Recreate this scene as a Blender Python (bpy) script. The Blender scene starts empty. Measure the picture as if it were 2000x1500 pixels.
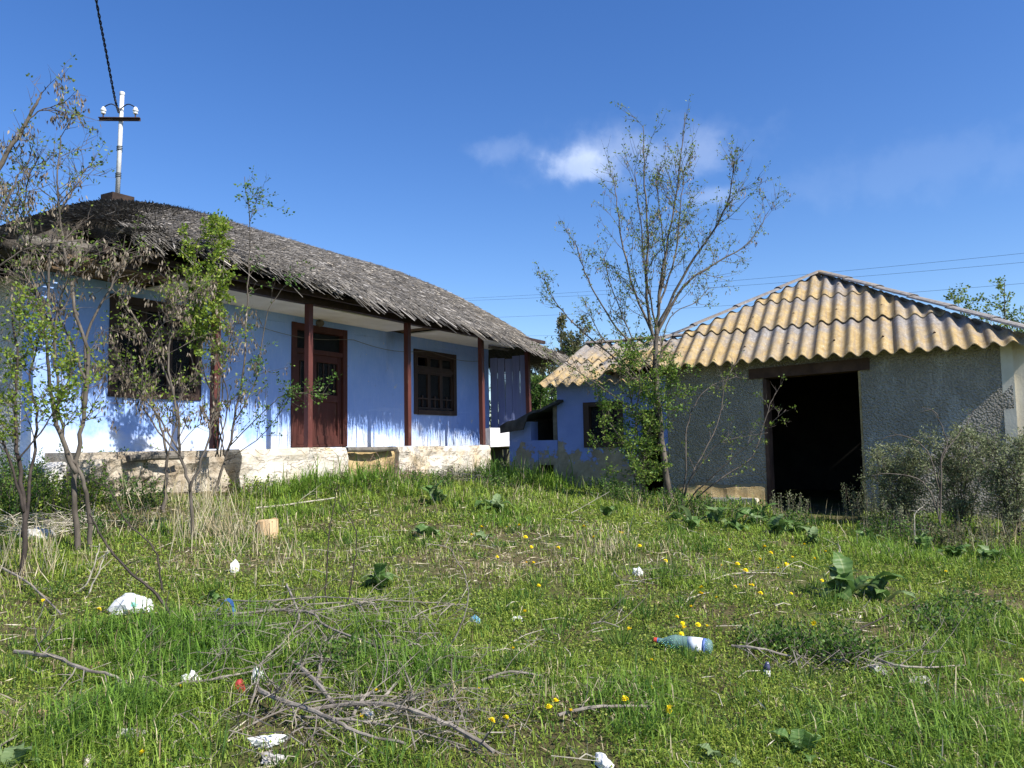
import bpy, math, random
import numpy as np
from mathutils import Vector, Matrix

# ------------------------------------------------------------------ camera, sky, sun, exposure
scene = bpy.context.scene
FPX, PITCH, ROLL, EYE = 1520.0, math.radians(4.44), math.radians(0.9), 1.6      # focal length in photo pixels (2000 wide)
cam_data = bpy.data.cameras.new('camera')
cam_data.sensor_width = 36.0
cam_data.lens = 36.0 * FPX / 2000.0
cam_data.clip_start = 0.05
cam_data.clip_end = 6000
cam = bpy.data.objects.new('camera', cam_data)
scene.collection.objects.link(cam)
cam.location = (0, 0, EYE)
cam.rotation_euler = (Matrix.Rotation(math.pi / 2 + PITCH, 3, 'X') @ Matrix.Rotation(-ROLL, 3, 'Z')).to_euler()
scene.camera = cam

SUN_FROM = Vector((0.809, -0.588, 1.03)).normalized()
SUN_EL = math.asin(SUN_FROM.z)
SUN_AZ = math.atan2(SUN_FROM.x, SUN_FROM.y)
world = bpy.data.worlds.new('World')
scene.world = world
world.use_nodes = True
wn, wl = world.node_tree.nodes, world.node_tree.links
wn.clear()
w_out = wn.new('ShaderNodeOutputWorld')
w_bg = wn.new('ShaderNodeBackground')
w_bg.inputs['Strength'].default_value = 0.108
w_sky = wn.new('ShaderNodeTexSky')
w_sky.sky_type = 'NISHITA'
w_sky.sun_disc = False
w_sky.sun_elevation = SUN_EL
w_sky.sun_rotation = SUN_AZ
w_sky.altitude = 100
w_sky.air_density = 1.0
w_sky.dust_density = 0.3
w_sky.ozone_density = 3.0
w_hsv = wn.new('ShaderNodeHueSaturation')
w_hsv.inputs['Hue'].default_value = 0.512
w_hsv.inputs['Saturation'].default_value = 1.27
w_hsv.inputs['Value'].default_value = 1.0
wl.new(w_sky.outputs[0], w_hsv.inputs['Color'])
# small fair-weather clouds, by direction
w_tc = wn.new('ShaderNodeTexCoord')
w_noise = wn.new('ShaderNodeTexNoise')
w_noise.inputs['Scale'].default_value = 26
w_noise.inputs['Detail'].default_value = 6
w_noise.inputs['Roughness'].default_value = 0.55
wl.new(w_tc.outputs['Generated'], w_noise.inputs['Vector'])


def px_ab(x, y):
    a, b = (x - 1000) / FPX, (750 - y) / FPX
    return a * math.cos(ROLL) + b * math.sin(ROLL), b * math.cos(ROLL) - a * math.sin(ROLL)


def px_dir(x, y):
    a, b = px_ab(x, y)
    return Vector((a, math.cos(PITCH) - b * math.sin(PITCH), math.sin(PITCH) + b * math.cos(PITCH))).normalized()


def wmath(op, a, b=None, c=None):
    n = wn.new('ShaderNodeMath')
    n.operation = op
    for i, v in enumerate((a, b, c)):
        if v is None:
            continue
        if isinstance(v, (int, float)):
            n.inputs[i].default_value = v
        else:
            wl.new(v, n.inputs[i])
    return n.outputs[0]


cloud_sum = None
for (cx, cy, rx, ry, amt) in ((1142, 320, 80, 34, 0.32), (1180, 288, 95, 30, 0.13), (985, 293, 70, 26, 0.08),
                              (1395, 385, 62, 22, 0.16), (1345, 305, 100, 38, 0.11), (1230, 300, 260, 60, 0.06),
                              (1800, 330, 300, 60, 0.04)):
    d = px_dir(cx, cy)
    sub = wn.new('ShaderNodeVectorMath'); sub.operation = 'SUBTRACT'
    wl.new(w_tc.outputs['Generated'], sub.inputs[0]); sub.inputs[1].default_value = d
    mul = wn.new('ShaderNodeVectorMath'); mul.operation = 'MULTIPLY'
    wl.new(sub.outputs[0], mul.inputs[0])
    mul.inputs[1].default_value = (FPX / rx, FPX / rx, FPX / ry)
    ln = wn.new('ShaderNodeVectorMath'); ln.operation = 'LENGTH'
    wl.new(mul.outputs[0], ln.inputs[0])
    r = wmath('ADD', ln.outputs['Value'], wmath('MULTIPLY', wmath('SUBTRACT', w_noise.outputs[0], 0.5), 1.7))
    m = wn.new('ShaderNodeMapRange'); m.interpolation_type = 'SMOOTHERSTEP'
    wl.new(r, m.inputs[0])
    m.inputs[1].default_value = 1.25; m.inputs[2].default_value = 0.1
    m.inputs[3].default_value = 0.0; m.inputs[4].default_value = amt
    cloud_sum = m.outputs[0] if cloud_sum is None else wmath('ADD', cloud_sum, m.outputs[0])
w_mix = wn.new('ShaderNodeMixRGB')
wl.new(wmath('MINIMUM', cloud_sum, 0.8), w_mix.inputs[0])
wl.new(w_hsv.outputs[0], w_mix.inputs[1])
w_mix.inputs[2].default_value = (7.0, 7.6, 8.6, 1)
wl.new(w_mix.outputs[0], w_bg.inputs['Color'])
wl.new(w_bg.outputs[0], w_out.inputs[0])

sun_data = bpy.data.lights.new('sun', 'SUN')
sun_data.energy = 5.0
sun_data.angle = math.radians(0.53)
sun_data.color = (1.0, 0.955, 0.88)
sun = bpy.data.objects.new('sun', sun_data)
scene.collection.objects.link(sun)
sun.location = (6, -9, 14)
sun.rotation_euler = (-SUN_FROM).to_track_quat('-Z', 'Y').to_euler()

scene.view_settings.view_transform = 'Standard'
scene.view_settings.look = 'None'
scene.view_settings.exposure = 0.76
scene.view_settings.gamma = 1.0
scene.view_settings.use_curve_mapping = False
scene.cycles.max_bounces = 6
scene.cycles.transparent_max_bounces = 12

# ------------------------------------------------------------------ helpers
R = random.Random(11)
rng = np.random.default_rng(11)
COL = scene.collection
ROOT = {}


def at(x, y, Y):
    a, b = px_ab(x, y)
    k = Y / (math.cos(PITCH) - b * math.sin(PITCH))
    return Vector((a * k, Y, EYE + (math.sin(PITCH) + b * math.cos(PITCH)) * k))


def sstep(a, b, x):
    u = np.clip((x - a) / (b - a), 0, 1)
    return u * u * (3 - 2 * u)


_lat = np.random.default_rng(5).random((256, 256))


def vnoise(x, y):
    x = np.asarray(x, float); y = np.asarray(y, float)
    xi = np.floor(x).astype(int); yi = np.floor(y).astype(int)
    fx = x - xi; fy = y - yi
    fx = fx * fx * (3 - 2 * fx); fy = fy * fy * (3 - 2 * fy)
    g = lambda i, j: _lat[i & 255, j & 255]
    return (g(xi, yi) * (1 - fx) + g(xi + 1, yi) * fx) * (1 - fy) + (g(xi, yi + 1) * (1 - fx) + g(xi + 1, yi + 1) * fx) * fy


def fbm(x, y, o=4):
    s = 0; a = .5; t = 0
    for i in range(o):
        s = s + a * vnoise(x * 2 ** i + 17.3 * i, y * 2 ** i + 9.1 * i); t += a; a *= .5
    return s / t


def H(x, y):
    """height of the yard: rises from the camera towards the house, lower by the shed"""
    x = np.asarray(x, float); y = np.asarray(y, float)
    k = 0.088 + (0.056 - 0.088) * sstep(0.3, 4.5, x)
    cap = 1.06 + (0.66 - 1.06) * sstep(-2.5, 4.0, x)
    a = k * y
    kk = 0.12
    hh = np.clip(0.5 + 0.5 * (cap - a) / kk, 0, 1)
    m = cap * (1 - hh) + a * hh - kk * hh * (1 - hh)
    m = np.maximum(m, -0.35)
    m = m + 0.40 * np.exp(-((x + 6.0) ** 2 + (y - 9.9) ** 2) / (2 * 1.35 ** 2))
    near = np.exp(-((x * .05) ** 2 + ((y - 8) * .05) ** 2))
    m = m + near * (0.10 * (fbm(x * .55 + 3, y * .55) - .5) + 0.05 * (fbm(x * 2.1, y * 2.1 + 5) - .5))
    return m


def Hf(x, y):
    return float(H(x, y))


def gp(x, y, dz=0.0):
    """point of the yard seen at a photo pixel"""
    d = px_dir(x, y)
    k = 2.0
    while k < 40:
        p = Vector((0, 0, EYE)) + d * k
        if p.z < Hf(p.x, p.y):
            break
        k += 0.02
    p = Vector((0, 0, EYE)) + d * k
    return Vector((p.x, p.y, Hf(p.x, p.y) + dz))


def new_obj(name, data, parent=None):
    o = bpy.data.objects.new(name, data)
    COL.objects.link(o)
    if parent is not None:
        o.parent = parent
    return o


def tag(o, label=None, cat=None, group=None, kind=None):
    if label: o['label'] = label
    if cat: o['category'] = cat
    if group: o['group'] = group
    if kind: o['kind'] = kind
    return o


def thing(name, label, cat, loc, group=None):
    o = new_obj(name, None)
    o.empty_display_size = 0.1
    o.location = loc
    ROOT[o.name] = Vector(loc)
    return tag(o, label, cat, group)


def rootloc(o):
    while o.parent is not None:
        o = o.parent
    return ROOT.get(o.name, Vector((0, 0, 0)))


def npmesh(name, V, F, mat, parent=None, col=None, smooth=False, loc=None):
    """V (n,3) world coords, F (m,3 or 4) indices, col (n,3) optional"""
    V = np.asarray(V, np.float32).reshape(-1, 3)
    F = np.asarray(F, np.int32)
    off = np.zeros(3, np.float32)
    if parent is not None:
        off = np.array(rootloc(parent), np.float32)
    elif loc is not None:
        off = np.array(loc, np.float32)
    me = bpy.data.meshes.new(name)
    nf, k = F.shape
    me.vertices.add(len(V)); me.vertices.foreach_set('co', (V - off).ravel())
    me.loops.add(nf * k); me.loops.foreach_set('vertex_index', F.ravel())
    me.polygons.add(nf)
    me.polygons.foreach_set('loop_start', np.arange(0, nf * k, k, dtype=np.int32))
    me.polygons.foreach_set('loop_total', np.full(nf, k, np.int32))
    if smooth:
        me.polygons.foreach_set('use_smooth', np.ones(nf, bool))
    if col is not None:
        at_ = me.color_attributes.new('Col', 'FLOAT_COLOR', 'POINT')
        c4 = np.ones((len(V), 4), np.float32); c4[:, :3] = col
        at_.data.foreach_set('color', c4.ravel())
    me.update(calc_edges=True)
    me.validate()
    me.materials.append(mat)
    o = new_obj(name, me, parent)
    if parent is None and loc is not None:
        o.location = loc
        ROOT[o.name] = Vector(loc)
    return o


class MB:
    """collects faces of one mesh, in world coordinates"""

    def __init__(s):
        s.v = []; s.f = []

    def add(s, vs, fs):
        b = len(s.v)
        s.v += [tuple(p) for p in vs]
        s.f += [tuple(i + b for i in q) for q in fs]
        return s

    def hexa(s, p):   # 8 points: 4 bottom, 4 top
        return s.add(p, [(3, 2, 1, 0), (4, 5, 6, 7), (0, 1, 5, 4), (1, 2, 6, 5), (2, 3, 7, 6), (3, 0, 4, 7)])

    def fbox(s, F, a0, a1, b0, b1, c0, c1, j=0.0):
        q = lambda: R.uniform(-j, j) if j else 0.0
        return s.hexa([F(x + q(), y + q(), z + q()) for z in (c0, c1) for (x, y) in ((a0, b0), (a1, b0), (a1, b1), (a0, b1))])

    def tube(s, pts, rad, n=6, cap=True):
        pts = [Vector(p) for p in pts]
        m = len(pts)
        if not hasattr(rad, '__len__'):
            rad = [rad] * m
        t0 = (pts[1] - pts[0]).normalized()
        u = t0.orthogonal().normalized()
        vs = []
        for i in range(m):
            t = (pts[min(i + 1, m - 1)] - pts[max(i - 1, 0)])
            if t.length < 1e-9: t = t0
            t.normalize()
            u = (u - t * u.dot(t))
            if u.length < 1e-6: u = t.orthogonal()
            u.normalize()
            w = t.cross(u)
            for k in range(n):
                a = 2 * math.pi * k / n
                vs.append(pts[i] + (u * math.cos(a) + w * math.sin(a)) * rad[i])
        fs = [(i * n + k, i * n + (k + 1) % n, (i + 1) * n + (k + 1) % n, (i + 1) * n + k) for i in range(m - 1) for k in range(n)]
        if cap:
            fs += [tuple(range(n - 1, -1, -1)), tuple((m - 1) * n + k for k in range(n))]
        return s.add(vs, fs)

    def lathe(s, origin, axis, prof, n=16, u=None):
        """prof: (distance along axis, radius)"""
        axis = Vector(axis).normalized()
        u = axis.orthogonal().normalized() if u is None else u
        w = axis.cross(u)
        vs = []
        for (d, r) in prof:
            for k in range(n):
                a = 2 * math.pi * k / n
                vs.append(Vector(origin) + axis * d + (u * math.cos(a) + w * math.sin(a)) * r)
        m = len(prof)
        fs = [(i * n + k, i * n + (k + 1) % n, (i + 1) * n + (k + 1) % n, (i + 1) * n + k) for i in range(m - 1) for k in range(n)]
        fs += [tuple(range(n - 1, -1, -1)), tuple((m - 1) * n + k for k in range(n))]
        return s.add(vs, fs)

    def build(s, name, mat, parent=None, smooth=False, loc=None, bevel=0):
        off = rootloc(parent) if parent is not None else (Vector(loc) if loc is not None else Vector((0, 0, 0)))
        me = bpy.data.meshes.new(name)
        me.from_pydata([(p[0] - off.x, p[1] - off.y, p[2] - off.z) for p in s.v], [], s.f)
        me.update()
        if smooth:
            for p in me.polygons: p.use_smooth = True
        me.materials.append(mat)
        o = new_obj(name, me, parent)
        if parent is None and loc is not None:
            o.location = loc
            ROOT[o.name] = Vector(loc)
        if bevel:
            b = o.modifiers.new('bevel', 'BEVEL'); b.width = bevel; b.segments = 1; b.limit_method = 'ANGLE'
        return o


def smooth_path(pts, per=4):
    pts = [Vector(p) for p in pts]
    out = []
    for i in range(len(pts) - 1):
        p0 = pts[max(i - 1, 0)]; p1 = pts[i]; p2 = pts[i + 1]; p3 = pts[min(i + 2, len(pts) - 1)]
        for k in range(per):
            t = k / per
            out.append(0.5 * ((2 * p1) + (p2 - p0) * t + (2 * p0 - 5 * p1 + 4 * p2 - p3) * t * t + (3 * p1 - p0 - 3 * p2 + p3) * t ** 3))
    out.append(pts[-1])
    return out


# ------------------------------------------------------------------ materials
def rgba(c):
    return (c[0], c[1], c[2], 1)


class Mat:
    def __init__(s, name):
        s.m = bpy.data.materials.new(name)
        s.m.use_nodes = True
        s.n = s.m.node_tree.nodes; s.l = s.m.node_tree.links
        s.n.clear()
        s.out = s.n.new('ShaderNodeOutputMaterial')
        s.b = s.n.new('ShaderNodeBsdfPrincipled')
        s.l.new(s.b.outputs[0], s.out.inputs[0])
        s.tc = s.n.new('ShaderNodeTexCoord')
        s.b.inputs['Specular IOR Level'].default_value = 0.25

    def set(s, inp, v):
        if hasattr(v, 'is_output') or hasattr(v, 'links'):
            s.l.new(v, inp)
        elif isinstance(v, tuple) and len(v) == 3 and inp.type == 'RGBA':
            inp.default_value = rgba(v)
        else:
            inp.default_value = v

    def vec(s, scale=(1, 1, 1), src='Object'):
        mp = s.n.new('ShaderNodeMapping')
        s.l.new(s.tc.outputs[src], mp.inputs[0])
        mp.inputs['Scale'].default_value = scale
        return mp.outputs[0]

    def noise(s, scale, detail=5, rough=.6, stretch=(1, 1, 1), dist=0):
        n = s.n.new('ShaderNodeTexNoise')
        s.l.new(s.vec(stretch), n.inputs['Vector'])
        n.inputs['Scale'].default_value = scale
        n.inputs['Detail'].default_value = detail
        n.inputs['Roughness'].default_value = rough
        n.inputs['Distortion'].default_value = dist
        return n.outputs[0]

    def voronoi(s, scale, feature='F1', stretch=(1, 1, 1)):
        n = s.n.new('ShaderNodeTexVoronoi')
        n.feature = feature
        s.l.new(s.vec(stretch), n.inputs['Vector'])
        n.inputs['Scale'].default_value = scale
        return n.outputs[0]

    def ramp(s, fac, stops, interp='LINEAR'):
        n = s.n.new('ShaderNodeValToRGB')
        s.l.new(fac, n.inputs[0])
        n.color_ramp.interpolation = interp
        e = n.color_ramp.elements
        while len(e) < len(stops): e.new(0.5)
        for k, (p, c) in enumerate(stops):
            e[k].position = p
            e[k].color = rgba(c) if hasattr(c, '__len__') else (c, c, c, 1)
        return n.outputs[0]

    def mix(s, fac, a, b, blend='MIX'):
        n = s.n.new('ShaderNodeMixRGB'); n.blend_type = blend
        s.set(n.inputs[0], fac); s.set(n.inputs[1], a); s.set(n.inputs[2], b)
        return n.outputs[0]

    def math(s, op, a, b=0.0):
        n = s.n.new('ShaderNodeMath'); n.operation = op
        s.set(n.inputs[0], a); s.set(n.inputs[1], b)
        return n.outputs[0]

    def sep(s, src='Object'):
        n = s.n.new('ShaderNodeSeparateXYZ')
        s.l.new(s.tc.outputs[src], n.inputs[0])
        return n.outputs

    def worldz(s):
        g = s.n.new('ShaderNodeNewGeometry')
        n = s.n.new('ShaderNodeSeparateXYZ')
        s.l.new(g.outputs['Position'], n.inputs[0])
        return n.outputs[2]

    def attr(s, name='Col'):
        n = s.n.new('ShaderNodeAttribute'); n.attribute_name = name
        return n.outputs['Color']

    def rand(s):
        return s.n.new('ShaderNodeObjectInfo').outputs['Random']

    def bump(s, h, strength=.5, dist=.02):
        n = s.n.new('ShaderNodeBump')
        s.l.new(h, n.inputs['Height'])
        n.inputs['Strength'].default_value = strength
        n.inputs['Distance'].default_value = dist
        s.l.new(n.outputs[0], s.b.inputs['Normal'])

    def col(s, c, rough=.85, spec=None):
        s.set(s.b.inputs['Base Color'], c)
        s.set(s.b.inputs['Roughness'], rough)
        if spec is not None: s.b.inputs['Specular IOR Level'].default_value = spec
        return s


def simple(name, c1, c2, scale=8, rough=.85, bump=.0, bscale=30, stretch=(1, 1, 1), dist=.01, spec=.25, lo=.35, hi=.65):
    m = Mat(name)
    m.col(m.ramp(m.noise(scale, stretch=stretch), [(lo, c1), (hi, c2)]), rough, spec)
    if bump: m.bump(m.noise(bscale, stretch=stretch), bump, dist)
    return m.m


def leafy(name, trans=.35, rough=.55, tint=(1, 1, 1), spec=.3):
    m = Mat(name)
    c = m.mix(1.0, m.attr(), tint, 'MULTIPLY')
    m.col(c, rough, spec)
    t = m.n.new('ShaderNodeBsdfTranslucent')
    m.l.new(c, t.inputs[0])
    x = m.n.new('ShaderNodeMixShader')
    x.inputs[0].default_value = trans
    m.l.new(m.b.outputs[0], x.inputs[1]); m.l.new(t.outputs[0], x.inputs[2])
    m.l.new(x.outputs[0], m.out.inputs[0])
    return m.m


# ground: soil, dry litter and moss
m = Mat('soil')
c = m.ramp(m.noise(3.0, 8, .7), [(.3, (.055, .048, .022)), (.5, (.10, .085, .04)), (.7, (.19, .155, .085))])
c = m.mix(m.ramp(m.noise(1.1, 6, .65), [(.45, 0.0), (.6, 1.0)]), c, m.ramp(m.noise(40, 4), [(.35, (.05, .075, .018)), (.7, (.10, .13, .03))]))
m.col(c, .95, .1); m.bump(m.noise(45, 6, .7), .8, .03)
SOIL = m.m

# lime-washed blue wall, washed out and dirty towards patches of its own
m = Mat('blue_limewash')
c = m.ramp(m.noise(1.6, 6, .6), [(.3, (.235, .375, .76)), (.7, (.30, .455, .83))])
c = m.mix(m.ramp(m.noise(2.2, 8, .7, (1, 1, .35)), [(.56, 0.0), (.78, .55)]), c, (.55, .62, .86))
c = m.mix(m.ramp(m.noise(9, 6, .7), [(.62, 0.0), (.72, .5)]), c, (.22, .26, .42))
zz = m.worldz()
low = m.math('ADD', m.math('MULTIPLY', zz, -1.0), m.math('MULTIPLY', m.noise(1.4, 6, .65), 1.25))
c = m.mix(m.ramp(m.math('ADD', low, 1.72), [(.42, 0.0), (.62, 1.0)]), c, m.ramp(m.noise(3, 5), [(.35, (.60, .62, .66)), (.6, (.50, .62, .86)), (.75, (.58, .52, .42))]))
c = m.mix(m.ramp(m.noise(26, 5, .7, (1, 1, .22)), [(.45, 0.0), (.75, .30)]), c, (.45, .55, .88))
fl = m.ramp(m.noise(4.2, 9, .78), [(.635, 0.0), (.65, 1.0)])
c = m.mix(m.math('MULTIPLY', fl, .8), c, (.60, .60, .60))
c = m.mix(m.ramp(m.noise(1.1, 6, .7, (1, 1, .25)), [(.56, 0.0), (.72, .45)]), c, (.20, .23, .36))
m.col(c, .92, .1); m.bump(m.math('SUBTRACT', m.noise(18, 6, .6), m.math('MULTIPLY', fl, .5)), .35, .01)
BLUE = m.m

m = Mat('blue_peeling_plaster')
c = m.ramp(m.noise(2.0, 6, .6), [(.3, (.17, .235, .53)), (.7, (.225, .30, .62))])
zz = m.worldz()
k1 = m.math('ADD', m.math('MULTIPLY', zz, -1.15), m.math('MULTIPLY', m.noise(1.5, 8, .72), 2.6))
mask = m.ramp(m.math('ADD', k1, .92), [(.47, 0.0), (.53, 1.0)])
clay = m.ramp(m.noise(5, 7, .7), [(.3, (.20, .16, .11)), (.55, (.30, .26, .20)), (.75, (.42, .37, .29))])
c = m.mix(mask, c, clay)
m.col(c, .95, .1)
m.bump(m.math('SUBTRACT', m.noise(30, 6), m.math('MULTIPLY', mask, .8)), .6, .015)
BLUE_PEEL = m.m

m = Mat('whitewashed_adobe')
cn = m.noise(2.6, 5, .55, (1, 1, 2.6), .6)
crk2 = m.math('MULTIPLY', m.math('ABSOLUTE', m.math('SUBTRACT', cn, .5)), m.math('ADD', m.noise(1.9, 3), .35))
c = m.ramp(m.noise(2.4, 7, .65), [(.3, (.46, .39, .29)), (.5, (.56, .51, .43)), (.7, (.66, .63, .57))])
c = m.mix(m.ramp(m.noise(1.3, 5, .6), [(.55, 0.0), (.7, .8)]), c, (.58, .43, .24))
c = m.mix(m.ramp(crk2, [(.003, .55), (.008, 0.0)]), c, (.24, .19, .13))
m.col(c, .95, .08)
m.bump(m.math('ADD', m.math('MULTIPLY', m.ramp(crk2, [(.0, 0.0), (.014, 1.0)]), .6), m.noise(14, 7, .7)), .8, .03)
ADOBE = m.m

m = Mat('bare_yellow_clay')
c = m.ramp(m.noise(4, 8, .7), [(.3, (.30, .20, .09)), (.5, (.46, .34, .17)), (.72, (.58, .47, .28))])
m.col(c, .95, .08); m.bump(m.noise(12, 8, .75), 1.0, .05)
CLAY = m.m

m = Mat('grey_pebbledash')
v = m.voronoi(38)
c = m.ramp(m.noise(2, 6, .6), [(.3, (.30, .27, .22)), (.7, (.41, .375, .31))])
c = m.mix(m.ramp(m.noise(60, 3), [(.4, 0.0), (.7, .12)]), c, (.20, .19, .18))
c = m.mix(m.ramp(m.noise(1.3, 7, .7), [(.5, 0.0), (.7, .5)]), c, (.27, .23, .17))
c = m.mix(m.ramp(m.noise(.9, 8, .75, (1, 1, .4)), [(.58, 0.0), (.62, .6)]), c, (.50, .47, .41))
m.col(c, .95, .1)
m.bump(m.math('ADD', m.math('MULTIPLY', v, -1.0), m.math('MULTIPLY', m.noise(25, 5), .8)), 1.0, .035)
PEBBLE = m.m
m = Mat('white_pebbledash')
v = m.voronoi(30)
c = m.ramp(m.noise(3, 6, .6), [(.3, (.50, .48, .45)), (.7, (.72, .70, .67))])
m.col(c, .95, .1)
m.bump(m.math('MULTIPLY', v, -1.0), 1.0, .035)
PEBBLE_W = m.m
BEIGE = simple('beige_render', (.52, .47, .36), (.62, .58, .48), 3, .95, .3, 40)
WHITE_WASH = simple('white_limewash', (.60, .58, .60), (.80, .79, .80), 3, .95, .4, 16)
CEIL = simple('white_soffit_paint', (.62, .60, .56), (.74, .72, .68), 2.2, .9, .15, 20)

# maroon paint, worn to the wood
m = Mat('maroon_paint')
c = m.ramp(m.noise(2.5, 5, .6), [(.3, (.072, .021, .016)), (.7, (.115, .035, .027))])
c = m.mix(m.ramp(m.noise(7, 8, .75, (1, 1, .18)), [(.58, 0.0), (.68, .8)]), c, (.20, .15, .11))
m.col(c, .6, .35); m.bump(m.noise(30, 5, .6, (1, 1, .08)), .4, .006)
MAROON = m.m
m = Mat('door_maroon_paint')
c = m.ramp(m.noise(2.5, 5, .6), [(.3, (.042, .014, .011)), (.7, (.085, .026, .020))])
c = m.mix(m.ramp(m.noise(7, 8, .75, (1, 1, .18)), [(.58, 0.0), (.70, .7)]), c, (.13, .09, .065))
m.col(c, .65, .25); m.bump(m.noise(30, 5, .6, (1, 1, .08)), .4, .006)
DOORM = m.m
m = Mat('dark_brown_paint')
c = m.ramp(m.noise(6, 6, .65, (1, 1, .3)), [(.3, (.026, .015, .012)), (.6, (.045, .026, .020)), (.78, (.09, .065, .05))])
m.col(c, .65, .3); m.bump(m.noise(30, 5, .6, (1, 1, .1)), .4, .006)
BROWN = m.m
m = Mat('grey_old_wood')
c = m.ramp(m.noise(5, 7, .7, (1, 1, 1)), [(.3, (.07, .06, .05)), (.55, (.15, .135, .115)), (.75, (.24, .22, .19))])
m.col(c, .9, .15); m.bump(m.noise(30, 5), .5, .01)
OLDWOOD = m.m
LATH = simple('brown_lath', (.11, .075, .045), (.23, .16, .10), 6, .9, .4, 30)
PLANK = simple('faded_blue_plank', (.13, .16, .32), (.22, .26, .46), 3, .85, .5, 25, (1, 1, .1))
TAR = simple('black_tar_sheet', (.018, .018, .02), (.06, .06, .062), 5, .7, .5, 12)
LINTEL = simple('brown_timber_lintel', (.05, .028, .02), (.10, .058, .042), 5, .85, .4, 30)
DARKIN = simple('interior_shade', (.03, .027, .025), (.05, .045, .04), 3, .95)  # indoor shade put into the colour of walls, floors and ceilings

m = Mat('window_pane')
m.col((.03, .032, .035), .15, .12)
m.b.inputs['Transmission Weight'].default_value = 0.35
m.b.inputs['IOR'].default_value = 1.04
PANE = m.m
CURTAIN = simple('lace_curtain', (.45, .43, .42), (.70, .68, .66), 20, .9)

# corrugated asbestos sheet with orange lichen
m = Mat('lichen_asbestos_sheet')
grey = m.ramp(m.noise(16, 7, .7), [(.3, (.15, .135, .125)), (.55, (.25, .235, .225)), (.75, (.38, .36, .34))])
lich = m.ramp(m.noise(9, 8, .7), [(.3, (.25, .165, .07)), (.5, (.37, .265, .12)), (.72, (.45, .36, .22))])
u = m.n.new('ShaderNodeUVMap'); u.uv_map = 'UV'
us = m.n.new('ShaderNodeSeparateXYZ'); m.l.new(u.outputs[0], us.inputs[0])
# lichen is thicker towards the lower eave end of the sheets
k = m.math('ADD', m.math('MULTIPLY', us.outputs[1], -.22), m.math('ADD', m.math('ADD', m.math('MULTIPLY', m.noise(2.3, 7, .65), .6), m.math('MULTIPLY', m.noise(7, 5, .6, (1, 1, .5)), .4)), m.math('MULTIPLY', m.math('SUBTRACT', m.rand(), .5), .16)))
c = m.mix(m.ramp(k, [(.24, 0.0), (.44, 1.0)]), grey, lich)
su = m.n.new('ShaderNodeMapping'); m.l.new(u.outputs[0], su.inputs[0]); su.inputs['Scale'].default_value = (60, 1.6, 1)
sn = m.n.new('ShaderNodeTexNoise'); m.l.new(su.outputs[0], sn.inputs['Vector']); sn.inputs['Scale'].default_value = 1.0; sn.inputs['Detail'].default_value = 7; sn.inputs['Roughness'].default_value = .65
c = m.mix(m.ramp(sn.outputs[0], [(.46, 0.0), (.66, .8)]), c, (.20, .165, .13))
c = m.mix(m.ramp(sn.outputs[0], [(.28, .45), (.42, 0.0)]), c, (.50, .45, .38))
c = m.mix(m.ramp(m.noise(34, 4), [(.62, 0.0), (.72, .7)]), c, (.58, .54, .47))
c = m.mix(m.ramp(m.noise(4.5, 7, .7), [(.60, 0.0), (.72, .6)]), c, (.13, .11, .085))
m.col(c, .93, .1); m.bump(m.noise(60, 6, .7), .5, .01)
SHEET = m.m

THATCH_BASE = simple('thatch_mass', (.035, .030, .025), (.085, .072, .058), 14, .95, .8, 40, dist=.04)
m = Mat('reed_thatch')
m.col(m.attr(), .85, .2)
REED = m.m
BARK = simple('grey_brown_bark', (.06, .05, .04), (.15, .128, .105), 9, .9, .6, 60, (1, 1, .3), .008)
TWIG = simple('twig_bark', (.065, .052, .042), (.155, .13, .108), 12, .9)
DEADWOOD = simple('dead_branch_bark', (.12, .10, .085), (.30, .265, .22), 9, .9, .6, 50, dist=.006)
DRYSTICK = simple('bleached_stick', (.34, .30, .23), (.52, .47, .38), 9, .9, .3, 40)
BLACKSTEM = simple('dark_dead_stem', (.028, .022, .020), (.07, .055, .045), 9, .8)
LEAF = leafy('leaf', .4)
GRASS = leafy('grass_blade', .35, .6)
SAMARA = leafy('dry_seed_wing', .25, .8, spec=.1)
WIRE = simple('black_cable', (.012, .012, .014), (.02, .02, .022), 5, .6)
GALV = simple('pale_painted_pipe', (.50, .50, .48), (.68, .68, .66), 6, .5, .2, 40, spec=.4)
RUST = simple('rusty_angle_iron', (.05, .032, .026), (.10, .06, .045), 14, .8)
PORC = simple('white_porcelain', (.72, .72, .70), (.82, .82, .80), 6, .2, spec=.5)
CHIMNEY = simple('dark_brown_brickwork', (.03, .021, .018), (.055, .036, .028), 9, .95, .6, 30)

# ------------------------------------------------------------------ ground
def build_ground():
    def axis(lo, hi, step, far):
        a = list(np.arange(lo, hi + 1e-6, step))
        s = step; x = hi
        up = []
        while x < far:
            s *= 1.35; x += s; up.append(x)
        s = step; x = lo
        dn = []
        while x > -far:
            s *= 1.35; x -= s; dn.append(x)
        return np.array(dn[::-1] + a + up)
    xs = axis(-11, 11, .14, 3500); ys = axis(1.5, 18, .14, 3500)
    X, Y = np.meshgrid(xs, ys)
    Z = H(X, Y)
    V = np.stack([X, Y, Z], -1).reshape(-1, 3)
    n = len(xs); mrow = len(ys)
    i, j = np.meshgrid(np.arange(n - 1), np.arange(mrow - 1))
    a = (j * n + i).ravel()
    F = np.stack([a, a + 1, a + n + 1, a + n], -1)
    o = npmesh('ground', V, F, SOIL, smooth=True)
    tag(o, kind='structure')


build_ground()

# ------------------------------------------------------------------ thatched house
HO, HT, HS = Vector((-1.85, 13.76, 0)), Vector((.5225, .8526, 0)), Vector((.8526, -.5225, 0))


def HF(t, s, z):
    p = HO + HT * t + HS * s
    return Vector((p.x, p.y, z))


FLOOR = 1.6


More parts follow.
